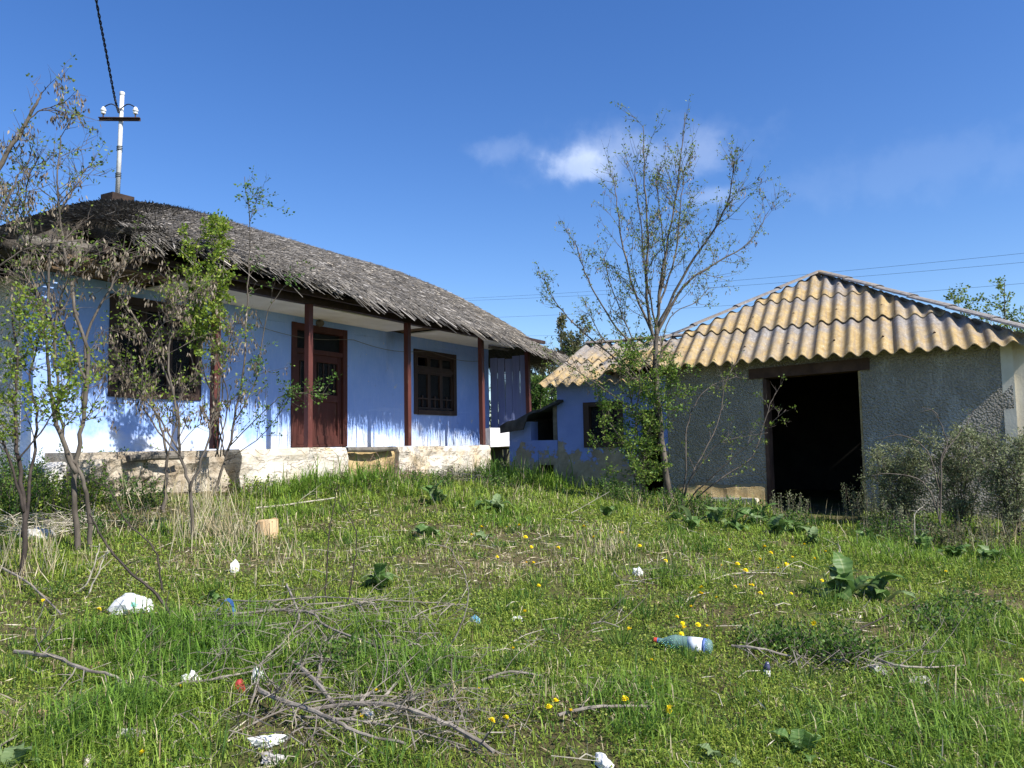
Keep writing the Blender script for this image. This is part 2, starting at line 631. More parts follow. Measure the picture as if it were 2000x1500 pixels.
def solve_t(O, T, N, x, y, s):
    """position along a wall line (offset s) that shows at photo pixel x, y"""
    d = px_dir(x, y); a = d.x / d.y
    return (a * (O.y + N.y * s) - (O.x + N.x * s)) / (T.x - a * T.y)


def htp(x, s, y=760):
    return solve_t(HO, HT, HS, x, y, s)


def hzp(x, y, s):
    t = htp(x, s, y); return at(x, y, HF(t, s, 0).y).z


house = thing('thatched_house', 'long blue limewashed house with sagging grey thatched roof and wooden porch', 'house', HF(-.6, 0.2, 1.0))


def wallmesh(P, u0, u1, v0, v1, th, ops, step=.45, j=.006):
    """wall sheet with thickness and real openings; P(u, w, z), w = 0 outside, w = th inside"""
    us = {u0, u1}; vs = {v0, v1}
    for (a, b, c, d) in ops:
        us |= {a, b}; vs |= {c, d}

    def fill(xs):
        xs = sorted(xs); out = []
        for a, b in zip(xs[:-1], xs[1:]):
            k = max(1, int((b - a) / step))
            out += [a + (b - a) * i / k for i in range(k)]
        return out + [xs[-1]]
    us = fill(us); vs = fill(vs)
    nu, nv = len(us), len(vs)
    jit = {(i, k): R.uniform(-j, j) for i in range(nu) for k in range(nv)}
    mb = MB()
    hole = lambda i, k: any(a - 1e-6 <= (us[i] + us[i + 1]) / 2 <= b + 1e-6 and c - 1e-6 <= (vs[k] + vs[k + 1]) / 2 <= d + 1e-6 for (a, b, c, d) in ops)
    solid = {(i, k): not hole(i, k) for i in range(nu - 1) for k in range(nv - 1)}
    idx = {}

    def vid(i, k, side):
        key = (i, k, side)
        if key not in idx:
            idx[key] = len(mb.v)
            mb.v.append(tuple(P(us[i], jit[i, k] + (th if side else 0), vs[k])))
        return idx[key]
    for i in range(nu - 1):
        for k in range(nv - 1):
            if not solid[i, k]: continue
            mb.f.append((vid(i, k, 0), vid(i + 1, k, 0), vid(i + 1, k + 1, 0), vid(i, k + 1, 0)))
            mb.f.append((vid(i, k, 1), vid(i, k + 1, 1), vid(i + 1, k + 1, 1), vid(i + 1, k, 1)))
            for (di, dk, p, q) in ((-1, 0, (0, 0), (0, 1)), (1, 0, (1, 0), (1, 1)), (0, -1, (0, 0), (1, 0)), (0, 1, (0, 1), (1, 1))):
                if not solid.get((i + di, k + dk), False):
                    A = (i + p[0], k + p[1]); B = (i + q[0], k + q[1])
                    mb.f.append((vid(*A, 0), vid(*B, 0), vid(*B, 1), vid(*A, 1)))
    return mb


SW = -.95
CEILZ = 3.80
W1 = (htp(214, SW), htp(388, SW), hzp(214, 770, SW), hzp(218, 578, SW))
W2 = (htp(810, SW), htp(889, SW), hzp(813, 806, SW), hzp(850, 690, SW))
DR = (htp(570, SW), htp(675, SW), 1.6, hzp(622, 640, SW))
T0, T1 = htp(64, SW), htp(955, SW)
wallmesh(lambda u, w, z: HF(u, SW - w, z), T0, T1, .5, CEILZ, .25, [W1, W2, (DR[0], DR[1], 1.6, DR[3])]).build('front_wall', BLUE, house)
o = wallmesh(lambda u, w, z: HF(T0 + w, u, z), SW - .255, -5.4, .5, CEILZ, .25, []).build('gable_wall', PEBBLE_W, house)
tag(o, 'rough whitish pebbledash end wall')
wallmesh(lambda u, w, z: HF(T1 - w, u, z), SW - .255, -5.4, .5, CEILZ, .25, []).build('far_wall', BLUE, house)
wallmesh(lambda u, w, z: HF(u, -5.4 + w, z), T0 + .255, T1 - .255, .5, CEILZ, .25, []).build('back_wall', BLUE, house)
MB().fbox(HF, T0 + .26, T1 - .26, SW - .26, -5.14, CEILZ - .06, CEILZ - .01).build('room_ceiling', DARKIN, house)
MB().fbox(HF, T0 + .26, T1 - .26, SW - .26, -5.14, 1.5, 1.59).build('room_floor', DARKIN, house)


def make_window(W, parent, th=.09):
    a, b, z0, z1 = W
    s0 = SW - .02
    fr = .075
    P = HF
    mb = MB()
    mb.fbox(P, a - .03, a + fr, s0 - th, s0 + .045, z0 - .03, z1 + .03)
    mb.fbox(P, b - fr, b + .03, s0 - th, s0 + .045, z0 - .03, z1 + .03)
    mb.fbox(P, a + fr, b - fr, s0 - th, s0 + .043, z1 - fr, z1 + .028)
    mb.fbox(P, a + fr, b - fr, s0 - th, s0 + .06, z0 - .035, z0 + fr - .01)
    zt = z0 + (z1 - z0) * .70
    mb.fbox(P, a + fr, b - fr, s0 - th + .01, s0 + .03, zt - .035, zt + .035)
    win = mb.build('window', BROWN, parent, bevel=.004)
    w = (b - a - 2 * fr) / 3
    for k in range(3):
        x0 = a + fr + k * w; x1 = x0 + w
        for (q0, q1, kind) in ((z0 + fr, zt - .035, 'low'), (zt + .035, z1 - fr, 'top')):
            m2 = MB(); e = .045
            m2.fbox(P, x0 + .003, x0 + e, s0 - .06, s0 + .01, q0, q1)
            m2.fbox(P, x1 - e, x1 - .003, s0 - .06, s0 + .01, q0, q1)
            m2.fbox(P, x0 + e, x1 - e, s0 - .06, s0 + .008, q1 - e, q1 - .002)
            m2.fbox(P, x0 + e, x1 - e, s0 - .06, s0 + .008, q0 + .002, q0 + e)
            if kind == 'low':
                zb = q0 + (q1 - q0) * .27
                m2.fbox(P, x0 + e, x1 - e, s0 - .05, s0 + .006, zb, zb + .028)
                xm = (x0 + x1) / 2
                m2.fbox(P, xm - .013, xm + .013, s0 - .05, s0 + .004, q0 + e, zb)
                m2.fbox(P, xm - .02, xm + .02, s0 - .05, s0 + .005, zb + .028, zb + .075)
            m2.build('sash', BROWN, win)
            if kind == 'top' and k == 0 and W is W2:
                continue
            MB().fbox(P, x0 + e - .004, x1 - e + .004, s0 - .036, s0 - .030, q0 + e - .004, q1 - e + .004).build('pane', PANE, win)
    return win


make_window(W1, house)
make_window(W2, house)

# door: frame with transom, narrow left leaf, wide panelled right leaf
a, b, z0, z1 = DR
sd = SW - .03
mb = MB(); fr = .085
mb.fbox(HF, a - .02, a + fr, sd - .1, sd + .06, z0 + .01, z1 + .03)
mb.fbox(HF, b - fr, b + .02, sd - .1, sd + .06, z0 + .01, z1 + .03)
mb.fbox(HF, a + fr, b - fr, sd - .1, sd + .057, z1 - fr, z1 + .027)
zt = z1 - .42
mb.fbox(HF, a + fr, b - fr, sd - .1, sd + .05, zt - .05, zt + .03)
mb.fbox(HF, a + fr, b - fr, sd - .1, sd + .04, z0 + .01, z0 + .05)
door = mb.build('door', DOORM, house, bevel=.004)
MB().fbox(HF, a + fr, b - fr, sd - .05, sd - .044, zt + .03, z1 - fr).build('transom_pane', PANE, door)
for k in range(9):
    x = a + fr + .05 + k * (b - a - 2 * fr - .1) / 8
    MB().fbox(HF, x - .035, x + .03, sd - .075, sd - .07, zt + .05, zt + .05 + R.uniform(.10, .2), .004).build('curtain', CURTAIN, door)
mid = a + fr + (b - a - 2 * fr) * .36


def leaf_panel(x0, x1, name):
    mb = MB(); e = .09
    mb.fbox(HF, x0, x0 + e, sd - .055, sd + .012, z0 + .05, zt - .05)
    mb.fbox(HF, x1 - e, x1, sd - .055, sd + .012, z0 + .05, zt - .05)
    for (q0, q1) in ((z0 + .05, z0 + .2), (z0 + .78, z0 + .90), (zt - .17, zt - .05)):
        mb.fbox(HF, x0 + e, x1 - e, sd - .055, sd + .010, q0, q1)
    lf = mb.build(name, DOORM, door, bevel=.004)
    MB().fbox(HF, x0 + e, x1 - e, sd - .04, sd - .018, z0 + .2, z0 + .78).build('door_panel', DOORM, door)
    MB().fbox(HF, x0 + e, x1 - e, sd - .04, sd - .034, z0 + .90, zt - .17).build('door_pane', PANE, door)
    nb = 2 if x1 - x0 < .5 else 4
    for k in range(nb):
        x = x0 + e + (x1 - x0 - 2 * e) * (k + .5) / nb
        mm = MB()
        mm.lathe(HF(x, sd - .02, z0 + .91), (0, 0, 1), [(0, .012), (.06, .02), (.12, .009), (.24, .019), (.36, .009), (.46, .02), (zt - .17 - z0 - .92, .012)], 6)
        mm.build('baluster', BROWN, door)
    for k in range(nb):
        x = x0 + e + (x1 - x0 - 2 * e) * (k + .5) / nb
        MB().fbox(HF, x - .02, x + .02, sd - .075, sd - .072, z0 + 1.0, zt - .3).build('curtain', CURTAIN, door)


leaf_panel(a + fr + .004, mid - .004, 'door_leaf')
leaf_panel(mid + .004, b - fr - .004, 'door_leaf')
mb = MB(); mb.tube([HF(mid + .05, sd + .012, z0 + .86), HF(mid + .05, sd + .05, z0 + .86), HF(mid + .11, sd + .05, z0 + .855)], .009, 6)
mb.build('door_handle', RUST, door)

# soffit of the porch; the near end has lost its plaster and shows the laths
MB().fbox(HF, -4.45, .55, SW + .003, -.062, CEILZ - .02, CEILZ).build('soffit', CEIL, house)
MB().fbox(HF, 1.05, T1, SW + .003, -.062, CEILZ - .022, CEILZ - .002).build('soffit', CEIL, house)
for k in range(4):
    x = .56 + k * .125
    MB().fbox(HF, x, x + .05, SW + .003, -.062, CEILZ + .02, CEILZ + .05, .008).build('lath', LATH, house)
for k in range(15):
    s = SW + .02 + k * .064
    e1 = -4.30 - R.random() * .5 if k < 6 else -4.35 + R.uniform(-.1, .05)
    e0 = -6.0 + R.uniform(-.2, .25)
    MB().fbox(HF, e0, e1, s, s + .036, CEILZ + .002 + R.uniform(0, .006), CEILZ + .022, .006).build('lath', LATH, house)
for k in range(5):
    x = -5.9 + k * .42
    MB().fbox(HF, x, x + .08, SW - .08, -.05, CEILZ + .03, CEILZ + .12, .01).build('joist', OLDWOOD, house)
# beam on the posts
mb = MB()
n = 26
for k in range(n):
    ta = -5.65 + (10.15) * k / n; tb = -5.65 + 10.15 * (k + 1) / n
    d0 = .012 * math.sin(k * .7); d1 = .012 * math.sin((k + 1) * .7)
    mb.hexa([HF(ta, -.06, CEILZ - .015 + d0), HF(tb, -.06, CEILZ - .015 + d1), HF(tb, .06, CEILZ - .015 + d1), HF(ta, .06, CEILZ - .015 + d0),
             HF(ta, -.06, CEILZ + .16), HF(tb, -.06, CEILZ + .16), HF(tb, .06, CEILZ + .16), HF(ta, .06, CEILZ + .16)])
mb.build('porch_beam', BROWN, house)
MB().fbox(HF, -5.75, 4.6, .20, .26, CEILZ + .06, CEILZ + .13).build('eave_batten', BROWN, house)
for (t, lt, ls) in ((-4.03, .01, 0), (-2.361, .005, 0), (0.0, -.03, .01), (2.368, -.055, .01), (4.263, -.06, 0)):
    mb = MB(); w = .045
    P = lambda x, y, z: HF(t + x + lt * (z - FLOOR) / 2.2, y + ls * (z - FLOOR), z)
    nz = 8
    for k in range(nz):
        za = FLOOR + .002 + (CEILZ - .017 - FLOOR) * k / nz; zb = FLOOR + .002 + (CEILZ - .017 - FLOOR) * (k + 1) / nz
        mb.hexa([P(x * w, y * w, z) for z in (za, zb) for (x, y) in ((-1, -1), (1, -1), (1, 1), (-1, 1))])
    mb.build('porch_post', MAROON, house)

RUBBLE = simple('crumbled_clay_rubble', (.24, .19, .13), (.52, .46, .37), 5, .95, 1.0, 14, dist=.06)
# raised floor and its crumbling plinth
MB().fbox(HF, -5.7, 2.5, SW - .002, -.25, .6, 1.585).build('porch_floor', RUBBLE, house)


def plinth(t0, t1, s, ztop, zbot, mat, rough, name='plinth', back=-.3, seed=0):
    nt = max(4, int((t1 - t0) / .09)); nz = 11
    V = []; 
    for j in range(nz + 1):
        for i in range(nt + 1):
            t = t0 + (t1 - t0) * i / nt
            zt_ = ztop + .035 * rough * 8 * (float(fbm(t * 1.7 + seed, 3.3)) - .5)
            z = zbot + (zt_ - zbot) * j / nz
            d = (float(fbm(t * 3 + seed * 7, z * 3.5, 5)) - .5) * rough * 2.2
            if j == nz: d -= .03
            V.append(HF(t, s + d, z))
    n1 = nt + 1
    F = [(j * n1 + i, j * n1 + i + 1, (j + 1) * n1 + i + 1, (j + 1) * n1 + i) for j in range(nz) for i in range(nt)]
    b = len(V)
    for i in range(nt + 1):
        t = t0 + (t1 - t0) * i / nt
        zz = V[nz * n1 + i].z
        V.append(HF(t, back, zz)); V.append(HF(t, back, zbot))
    for i in range(nt):
        F.append((nz * n1 + i, nz * n1 + i + 1, b + 2 * (i + 1), b + 2 * i))
    for i in (0, nt):
        for j in range(nz):
            F.append((j * n1 + i, (j + 1) * n1 + i, b + 2 * i, b + 2 * i + 1))
    mb = MB(); mb.v = V; mb.f = F
    return mb.build(name, mat, house, smooth=False)


tag(plinth(-5.75, -3.7, -.12, 1.50, .7, RUBBLE, .22, seed=1), 'crumbled pale clay plinth at the near end')
plinth(-3.7, -1.68, .13, 1.595, .6, ADOBE, .085, seed=2)
tag(plinth(-1.70, -.36, .0, 1.56, .6, CLAY, .10, seed=3), 'broken plinth section with bare yellow clay')
plinth(-.38, 2.48, .10, 1.59, .6, ADOBE, .085, seed=4)
# floor edge boards along the plinth and the weathered log at the near end
mb = MB(); mb.tube([HF(-5.2, -.06, 1.50), HF(-4.9, -.03, 1.53), HF(-4.5, .0, 1.52)], [.045, .055, .05], 10)
mb.build('log_sill', OLDWOOD, house)
mb = MB(); mb.tube([HF(-1.6, .06, 1.56), HF(-1.0, .09, 1.55), HF(-.45, .08, 1.56)], [.04, .045, .04], 8)
mb.build('log_sill', OLDWOOD, house)
MB().fbox(HF, T0 - .08, T0 + .25, SW + .01, -.5, .8, 1.45, .05).build('corner_buttress', PEBBLE_W, house)

# plank screen closing the far end of the porch
SA, SB = HF(T1 + .02, SW + .03, 0), HF(4.28, -.06, 0)
sdir = (SB - SA).normalized(); snrm = Vector((-sdir.y, sdir.x, 0)); slen = (SB - SA).length


def SF(u, w, z):
    p = SA + sdir * u + snrm * w
    return Vector((p.x, p.y, z))


npl = 5
for k in range(npl):
    u0 = slen * k / npl + R.uniform(.002, .012); u1 = slen * (k + 1) / npl - R.uniform(.0, .006)
    top = 3.60 + R.uniform(-.06, .06)
    lean = R.uniform(-.015, .015)
    mb = MB()
    mb.hexa([SF(u0, 0, 1.75), SF(u1, 0, 1.75), SF(u1, .025, 1.75), SF(u0, .025, 1.75),
             SF(u0 + lean, 0, top), SF(u1 + lean, 0, top), SF(u1 + lean, .025, top), SF(u0 + lean, .025, top)])
    mb.build('screen_plank', PLANK, house)
MB().fbox(SF, -.02, slen, .026, .07, 3.25, 3.34).build('screen_rail', BROWN, house)
MB().fbox(SF, -.02, slen, .026, .07, 2.0, 2.08).build('screen_rail', BROWN, house)
MB().fbox(HF, 3.3, 4.1, -.45, -.4, CEILZ - .10, CEILZ - .03, .03).build('loose_board', OLDWOOD, house)

# little lamp over the door, sagging cable on the wall
mb = MB(); mb.lathe(HF(htp(621, SW), SW + .002, hzp(621, 632, SW)), HS, [(0, .06), (.05, .06), (.09, .05), (.11, .03)], 10)
mb.build('porch_lamp', OLDWOOD, house)
pts = []
for i in range(40):
    t = -4.9 + 8.7 * i / 39
    ph = ((t + 5.0) % 2.25) / 2.25
    pts.append(HF(t, SW + .075, 3.52 - .10 * math.sin(math.pi * ph)))
mb = MB(); mb.tube(pts, .006, 4); mb.build('wall_cable', OLDWOOD, house)

# ---- thatch
EF, EB, EN, ER = .44, -5.95, -6.45, 5.35      # eave lines: front, back, near, far
EZ = 4.08


def roof_z(t, s):
    t = np.asarray(t, float); s = np.asarray(s, float)
    df = EF - s; db = s - EB; dn = (t - EN) * .92; dr = (ER - t) * 1.28
    k = 7.0 / 3.2
    m_ = -np.log(np.exp(-k * df) + np.exp(-k * db) + np.exp(-k * dn) + np.exp(-k * dr)) / k
    m_ = np.maximum(m_, 0)
    u = np.clip(m_ / 3.05, 0, 1)
    z = EZ - .03 * t * (1 - .75 * u) - .06 + 1.50 * (1 - (1 - u) ** 1.42)
    z = z - .26 * sstep(1.2, 5.3, t) * (1 - .6 * u) + .05 * (fbm(t * .8 + 4, s * .8) - .5)
    z = z - .17 * sstep(-3.6, -6.4, t) * u - .26 * sstep(-4.9, -6.5, t)
    return z


def notch(t, s):
    e = .22 * (fbm(np.asarray(t) * 3, np.asarray(s) * 3 + 9) - .5)
    return (np.asarray(t) < -5.50 + e) & (np.asarray(s) > -.50 + e)


roof_root = None


def build_roof():
    nt, ns = 90, 54
    ts = np.linspace(EN, ER, nt); ss = np.linspace(EB, EF, ns)
    T, S = np.meshgrid(ts, ss, indexing='ij')
    Z = roof_z(T, S)
    def W3(t, s, z):
        return np.stack([HO.x + HT.x * t + HS.x * s, HO.y + HT.y * t + HS.y * s, z], -1)
    top = W3(T, S, Z).reshape(-1, 3)
    zb = np.minimum(Z - .2, EZ + .55 * (Z - EZ) + .25)
    bot = W3(T, S, np.maximum(Z - .24, EZ - .03 * T - .16 - .26 * sstep(1.2, 5.3, T) - .26 * sstep(-4.9, -6.5, T))).reshape(-1, 3)
    keep = np.zeros((nt - 1, ns - 1), bool)
    tc = (T[:-1, :-1] + T[1:, 1:]) / 2; sc_ = (S[:-1, :-1] + S[1:, 1:]) / 2
    keep = ~notch(tc, sc_)
    N = nt * ns
    F = []
    vid = lambda i, j: i * ns + j
    for i in range(nt - 1):
        for j in range(ns - 1):
            if not keep[i, j]: continue
            q = (vid(i, j), vid(i + 1, j), vid(i + 1, j + 1), vid(i, j + 1))
            F.append(q); F.append(tuple(x + N for x in q[::-1]))
            for (di, dj, A, B) in ((-1, 0, (0, 0), (0, 1)), (1, 0, (1, 1), (1, 0)), (0, -1, (1, 0), (0, 0)), (0, 1, (0, 1), (1, 1))):
                a, b = i + di, j + dj
                if not (0 <= a < nt - 1 and 0 <= b < ns - 1 and keep[a, b]):
                    p = vid(i + A[0], j + A[1]); q2 = vid(i + B[0], j + B[1])
                    F.append((p, q2, q2 + N, p + N))
    base = npmesh('thatch_roof', np.concatenate([top, bot]), np.array(F), THATCH_BASE, house, smooth=False)
    # reeds laid down the slope
    n = 210000
    t = rng.uniform(EN, ER, n); s = EB + (EF - EB) * (1 - rng.random(n) ** 1.25 * .98)
    front = s > -2.9 - rng.random(n) * .6
    hip = (t > 1.5) | (t < -3.2)
    k = (front | hip) & (s > -4.6) & ~notch(t, s)
    t, s = t[k], s[k]; n = len(t)
    z = roof_z(t, s)
    e = .02
    gt = (roof_z(t + e, s) - roof_z(t - e, s)) / (2 * e); gs = (roof_z(t, s + e) - roof_z(t, s - e)) / (2 * e)
    gl = np.sqrt(gt ** 2 + gs ** 2) + 1e-6
    dt, ds = -gt / gl, -gs / gl
    flat = gl < .12
    ang = rng.normal(0, .15, n) + .10
    ang = np.where(rng.random(n) < .08, rng.normal(0, .7, n), ang)
    ca, sa = np.cos(ang), np.sin(ang)
    dt, ds = dt * ca - ds * sa, dt * sa + ds * ca
    L = rng.uniform(.14, .42, n) * np.where(t < -2.2, .6, 1.0) * np.where(rng.random(n) < .05, 1.9, 1)
    wd = rng.uniform(.0035, .0075, n)
    lift0 = rng.uniform(-.02, .012, n); lift1 = np.abs(rng.normal(.012, .022, n)) + np.where(t < -2.2, .03, 0)
    t2, s2 = t + dt * L, s + ds * L
    z2 = roof_z(np.clip(t2, EN, ER), np.clip(s2, EB, EF)) + lift1
    over = np.maximum(s2 - EF, 0) + np.maximum(EN - t2, 0) + np.maximum(t2 - ER, 0)
    z2 = z2 - over * .75
    z1 = z + lift0
    pt, ps = -ds * wd, dt * wd
    V = np.empty((n, 4, 3), np.float32)
    V[:, 0] = W3(t - pt, s - ps, z1 + .004); V[:, 1] = W3(t + pt, s + ps, z1 - .004)
    V[:, 2] = W3(t2 + pt * .8, s2 + ps * .8, z2 - .004); V[:, 3] = W3(t2 - pt * .8, s2 - ps * .8, z2 + .004)
    g = rng.uniform(.055, .21, n) * (.6 + .7 * fbm(t * 1.3, s * 2.5 + 30))
    g = np.where(rng.random(n) < .07, rng.uniform(.30, .48, n), g)
    g = np.where(rng.random(n) < .25, rng.uniform(.05, .10, n), g)
    tan = np.clip((sstep(.8, 4.5, t) * .35 + rng.normal(.15, .2, n)), 0, 1)
    colr = np.stack([g * (1 + .10 * tan), g * (.935 - .03 * tan), g * (.86 - .24 * tan)], -1)
    F = np.arange(n * 4).reshape(n, 4)
    o = npmesh('reed_layer', V.reshape(-1, 3), F, REED, base, col=np.repeat(colr, 4, 0))
    tag(o, kind='stuff')
    # ragged eave fringe
    def fringe(n, pos, outv, droop):
        V = np.empty((n, 4, 3), np.float32)
        t, s = pos
        ot, os_ = outv
        clump = fbm(t * 4.3 + 3, s * 4.3, 3) 
        L = .07 + rng.exponential(.05, n) * (0.5 + 1.2 * clump) + .05 * clump
        z0 = EZ - .03 * t - rng.uniform(.02, .16, n) - .26 * sstep(1.2, 5.3, t) - .26 * sstep(-4.9, -6.5, t)
        inn = rng.uniform(.05, .30, n)
        jt = rng.normal(.05, .09, n)
        at_, as_ = -os_, ot
        dx, dy = ot + at_ * jt, os_ + as_ * jt
        w = rng.uniform(.0035, .007, n)
        a_t, a_s = t - dx * inn, s - dy * inn
        b_t, b_s = t + dx * (L - .08), s + dy * (L - .08)
        za = z0 + inn * .55; zb_ = z0 - (L - .08) * (droop + rng.normal(0, .18, n))
        wt, ws = at_ * w, as_ * w
        V[:, 0] = W3(a_t - wt, a_s - ws, za); V[:, 1] = W3(a_t + wt, a_s + ws, za)
        V[:, 2] = W3(b_t + wt * .7, b_s + ws * .7, zb_); V[:, 3] = W3(b_t - wt * .7, b_s - ws * .7, zb_)
        return V
    n1 = 19000
    tt = rng.uniform(-5.55, ER, n1)
    A = fringe(n1, (tt, np.full(n1, EF)), (np.zeros(n1), np.ones(n1)), .62)
    n2 = 4500
    B = fringe(n2, (np.full(n2, ER), rng.uniform(-4.5, EF, n2)), (np.ones(n2), np.zeros(n2)), .6)
    n3 = 5000
    C = fringe(n3, (np.full(n3, EN), rng.uniform(-5, -.5, n3)), (-np.ones(n3), np.zeros(n3)), .6)
    n4 = 1500
    D = fringe(n4, (np.full(n4, -5.5), rng.uniform(-.5, EF, n4)), (-np.ones(n4), np.zeros(n4)), .5)
    n5 = 900
    E = fringe(n5, (np.full(n5, ER), np.full(n5, EF) - rng.random(n5) * .25), (np.full(n5, .75), np.full(n5, .66)), .55)
    V = np.concatenate([A, B, C, D, E])
    n = len(V)
    g = rng.uniform(.07, .30, n)
    g = np.where(rng.random(n) < .1, rng.uniform(.35, .5, n), g)
    colr = np.stack([g, g * .92, g * .80], -1)
    o = npmesh('eave_fringe', V.reshape(-1, 3), np.arange(n * 4).reshape(n, 4), REED, base, col=np.repeat(colr, 4, 0))
    tag(o, kind='stuff')
    # timbers showing in the broken corner
    mb = MB(); mb.tube([HF(-6.45, -.10, 3.90), HF(-5.9, -.20, 3.96), HF(-4.6, -.4, 4.08)], [.06, .065, .07], 10)
    mb.build('wall_plate_pole', OLDWOOD, house)
    mb = MB(); mb.tube([HF(-6.0, -.1, 3.93), HF(-5.5, -.6, 4.15), HF(-4.9, -1.3, 4.5)], [.05, .05, .05], 8)
    mb.build('rafter', OLDWOOD, house)
    mb = MB(); mb.tube([HF(-5.5, .2, 3.92), HF(-5.2, -.5, 4.15), HF(-4.7, -1.4, 4.5)], [.04, .045, .05], 8)
    mb.build('rafter', OLDWOOD, house)
    MB().fbox(HF, -6.3, -4.9, -.9, -.65, 4.02, 4.06, .02).build('loose_board', OLDWOOD, house)
    # hanging loose straws and cut saplings growing on the ridge
    for (x, y, dx) in ((485, 440, 0), (505, 438, 20), (300, 405, -8), (330, 408, 6)):
        pass


build_roof()

# chimney stump and the service mast standing on it
CS = -2.62
CT = htp(229, CS, 395)
cz = float(roof_z(CT, CS))
mb = MB(); mb.fbox(HF, CT - .18, CT + .18, CS - .16, CS + .16, cz - .3, cz + .20, .012)
mb.build('chimney_stump', CHIMNEY, house)
MB().fbox(HF, CT + .16, CT + .55, CS + .05, CS + .12, cz + .03, cz + .09, .03).build('loose_tile', CHIMNEY, house)

pb = HF(CT, CS, cz + .201)
mast = thing('service_mast', 'pale pipe mast with iron crossarm and two white insulators on the chimney', 'mast', pb)
ptop = at(232, 183, pb.y)
hh = ptop.z - pb.z
mb = MB(); mb.lathe(pb, (.022, 0, 1), [(0, .036), (hh * .5, .034), (hh, .032)], 12)
pole = mb.build('pole', GALV, mast, smooth=True)
mb = MB(); mb.lathe(pb + Vector((.022, 0, 1)) * hh * .985, (.022, 0, 1), [(0, .038), (.03, .040), (.05, .035)], 12); mb.build('pole_cap', GALV, mast)
pc = pb + Vector((.022, 0, 1)) * (hh * .735)
ax = Vector((.97, .10, .02)).normalized()
ay = ax.cross(Vector((0, 0, 1))).normalized()
FX = lambda x, y, z: pc + ax * x + ay * y + Vector((0, 0, z))
mb = MB(); mb.fbox(FX, -.31, .31, .035, .043, -.024, .024); mb.fbox(FX, -.31, .31, .043, .085, .016, .024)
arm = mb.build('crossarm', RUST, mast)
for sx in (-.24, .24):
    b0 = FX(sx, .065, .025)
    mb = MB(); mb.lathe(b0, (0, 0, 1), [(0, .010), (.06, .010)], 6); pin = mb.build('insulator_pin', RUST, mast)
    mb = MB(); mb.lathe(b0 + Vector((0, 0, .05)), (0, 0, 1), [(0, .02), (.01, .034), (.025, .037), (.032, .024), (.04, .024), (.048, .040), (.072, .044), (.084, .028), (.096, .029), (.11, .024), (.12, .01)], 12)
    mb.build('insulator', PORC, pin, smooth=True)
    mb = MB()
    e = FX(0, .05, .16)
    s_ = b0 + Vector((0, 0, .16))
    mb.tube(smooth_path([s_, (s_ + e) / 2 + Vector((0, 0, .07)), e], 6), .009, 5)
    mb.build('lead_wire', WIRE, mast)
for q in (.28, .70):
    pq = pb + Vector((.022, 0, 1)) * hh * q * .62
    mb = MB()
    ring = [pq + Vector((math.cos(a * .5) * .040, math.sin(a * .5) * .040, a * .0022)) for a in range(40)]
    mb.tube(ring, .006, 4); mb.build('wire_wrap', WIRE, mast)
# twisted service cable coming down to the mast
mb = MB()
cpts = smooth_path([FX(-.01, .06, .1), at(224, 190, 11.9), at(207, 100, 11.2), at(188, 0, 10.4), at(150, -220, 9.0), at(60, -700, 6.5)], 24)
for ph in (0, math.pi):
    tw = []
    for i, p in enumerate(cpts):
        a = i * 1.05 + ph
        tw.append(p + Vector((math.cos(a) * .012, math.sin(a) * .012, 0)))
    mb.tube(tw, .010, 5)
cb = mb.build('service_cable', WIRE, None, loc=FX(-.01, .06, .1))
tag(cb, 'twisted black service cable running from the roof mast up out of view', 'cable')

# ------------------------------------------------------------------ shed and summer kitchen under corrugated sheets
GO, GT, GN = Vector((4.15, 10.5, 0)), Vector((.866, -.5, 0)), Vector((.5, .866, 0))


def GF(t, s, z):
    p = GO + GT * t + GN * s
    return Vector((p.x, p.y, z))


def tp(x, s, y=800):
    return solve_t(GO, GT, GN, x, y, s)


def zp(x, y, s):
    return at(x, y, GF(tp(x, s, y), s, 0).y).z


GE = zp(1640, 694, 0)
APS = 2.65
APT = tp(1600, APS, 535)
ZA = zp(1600, 537, APS)
GK = (ZA - GE) / APS
RT = tp(2032, 0, 660)
LT = -3.15                                # left eave corner of the shed
WL, WR = tp(1303, .3), tp(1981, .3)       # shed wall ends
KE = zp(1130, 752, 0) + .015              # kitchen eave
KL = tp(1056, 0, 750)
KS = 1.92
KZ = zp(1150, 674, KS)
KK = (KZ - KE) / KS
shed = thing('corrugated_roof_shed', 'grey pebbledash shed with dark doorway and lichen covered corrugated hip roof', 'shed', GF(-.3, .3, .6))
kitchen = thing('summer_kitchen', 'low blue outbuilding with peeling plaster under orange corrugated sheets', 'outbuilding', GF(-3, .45, .8))
GB = 5.2
WTOP = GE + GK * .3 - .05
GD = (tp(1494, .3), tp(1684, .3), .2, zp(1590, 728, .3))
wallmesh(lambda u, w, z: GF(u, .3 + w, z), WL, WR, .1, WTOP, .3, [GD]).build('front_wall', PEBBLE, shed)
o = wallmesh(lambda u, w, z: GF(WR - w, u, z), .605, GB - .35, .1, WTOP, .3, []).build('side_wall', BEIGE, shed)
tag(o, 'smooth beige side wall')
MB().fbox(GF, WR - .11, WR + .022, .297, .604, .1, WTOP - .02).build('corner_pilaster', BEIGE, shed)
MB().fbox(GF, WR + .024, WR + .75, .40, .60, .1, WTOP - .06, .01).build('wing_wall', BEIGE, shed)
wallmesh(lambda u, w, z: GF(u, GB - .35 - w, z), WL + .305, WR - .305, .1, WTOP, .3, []).build('back_wall', DARKIN, shed)  # near-black colour stands in for the shade behind the doorway
wallmesh(lambda u, w, z: GF(WL + w, u, z), .605, GB - .35, .1, WTOP, .3, []).build('party_wall', DARKIN, shed)
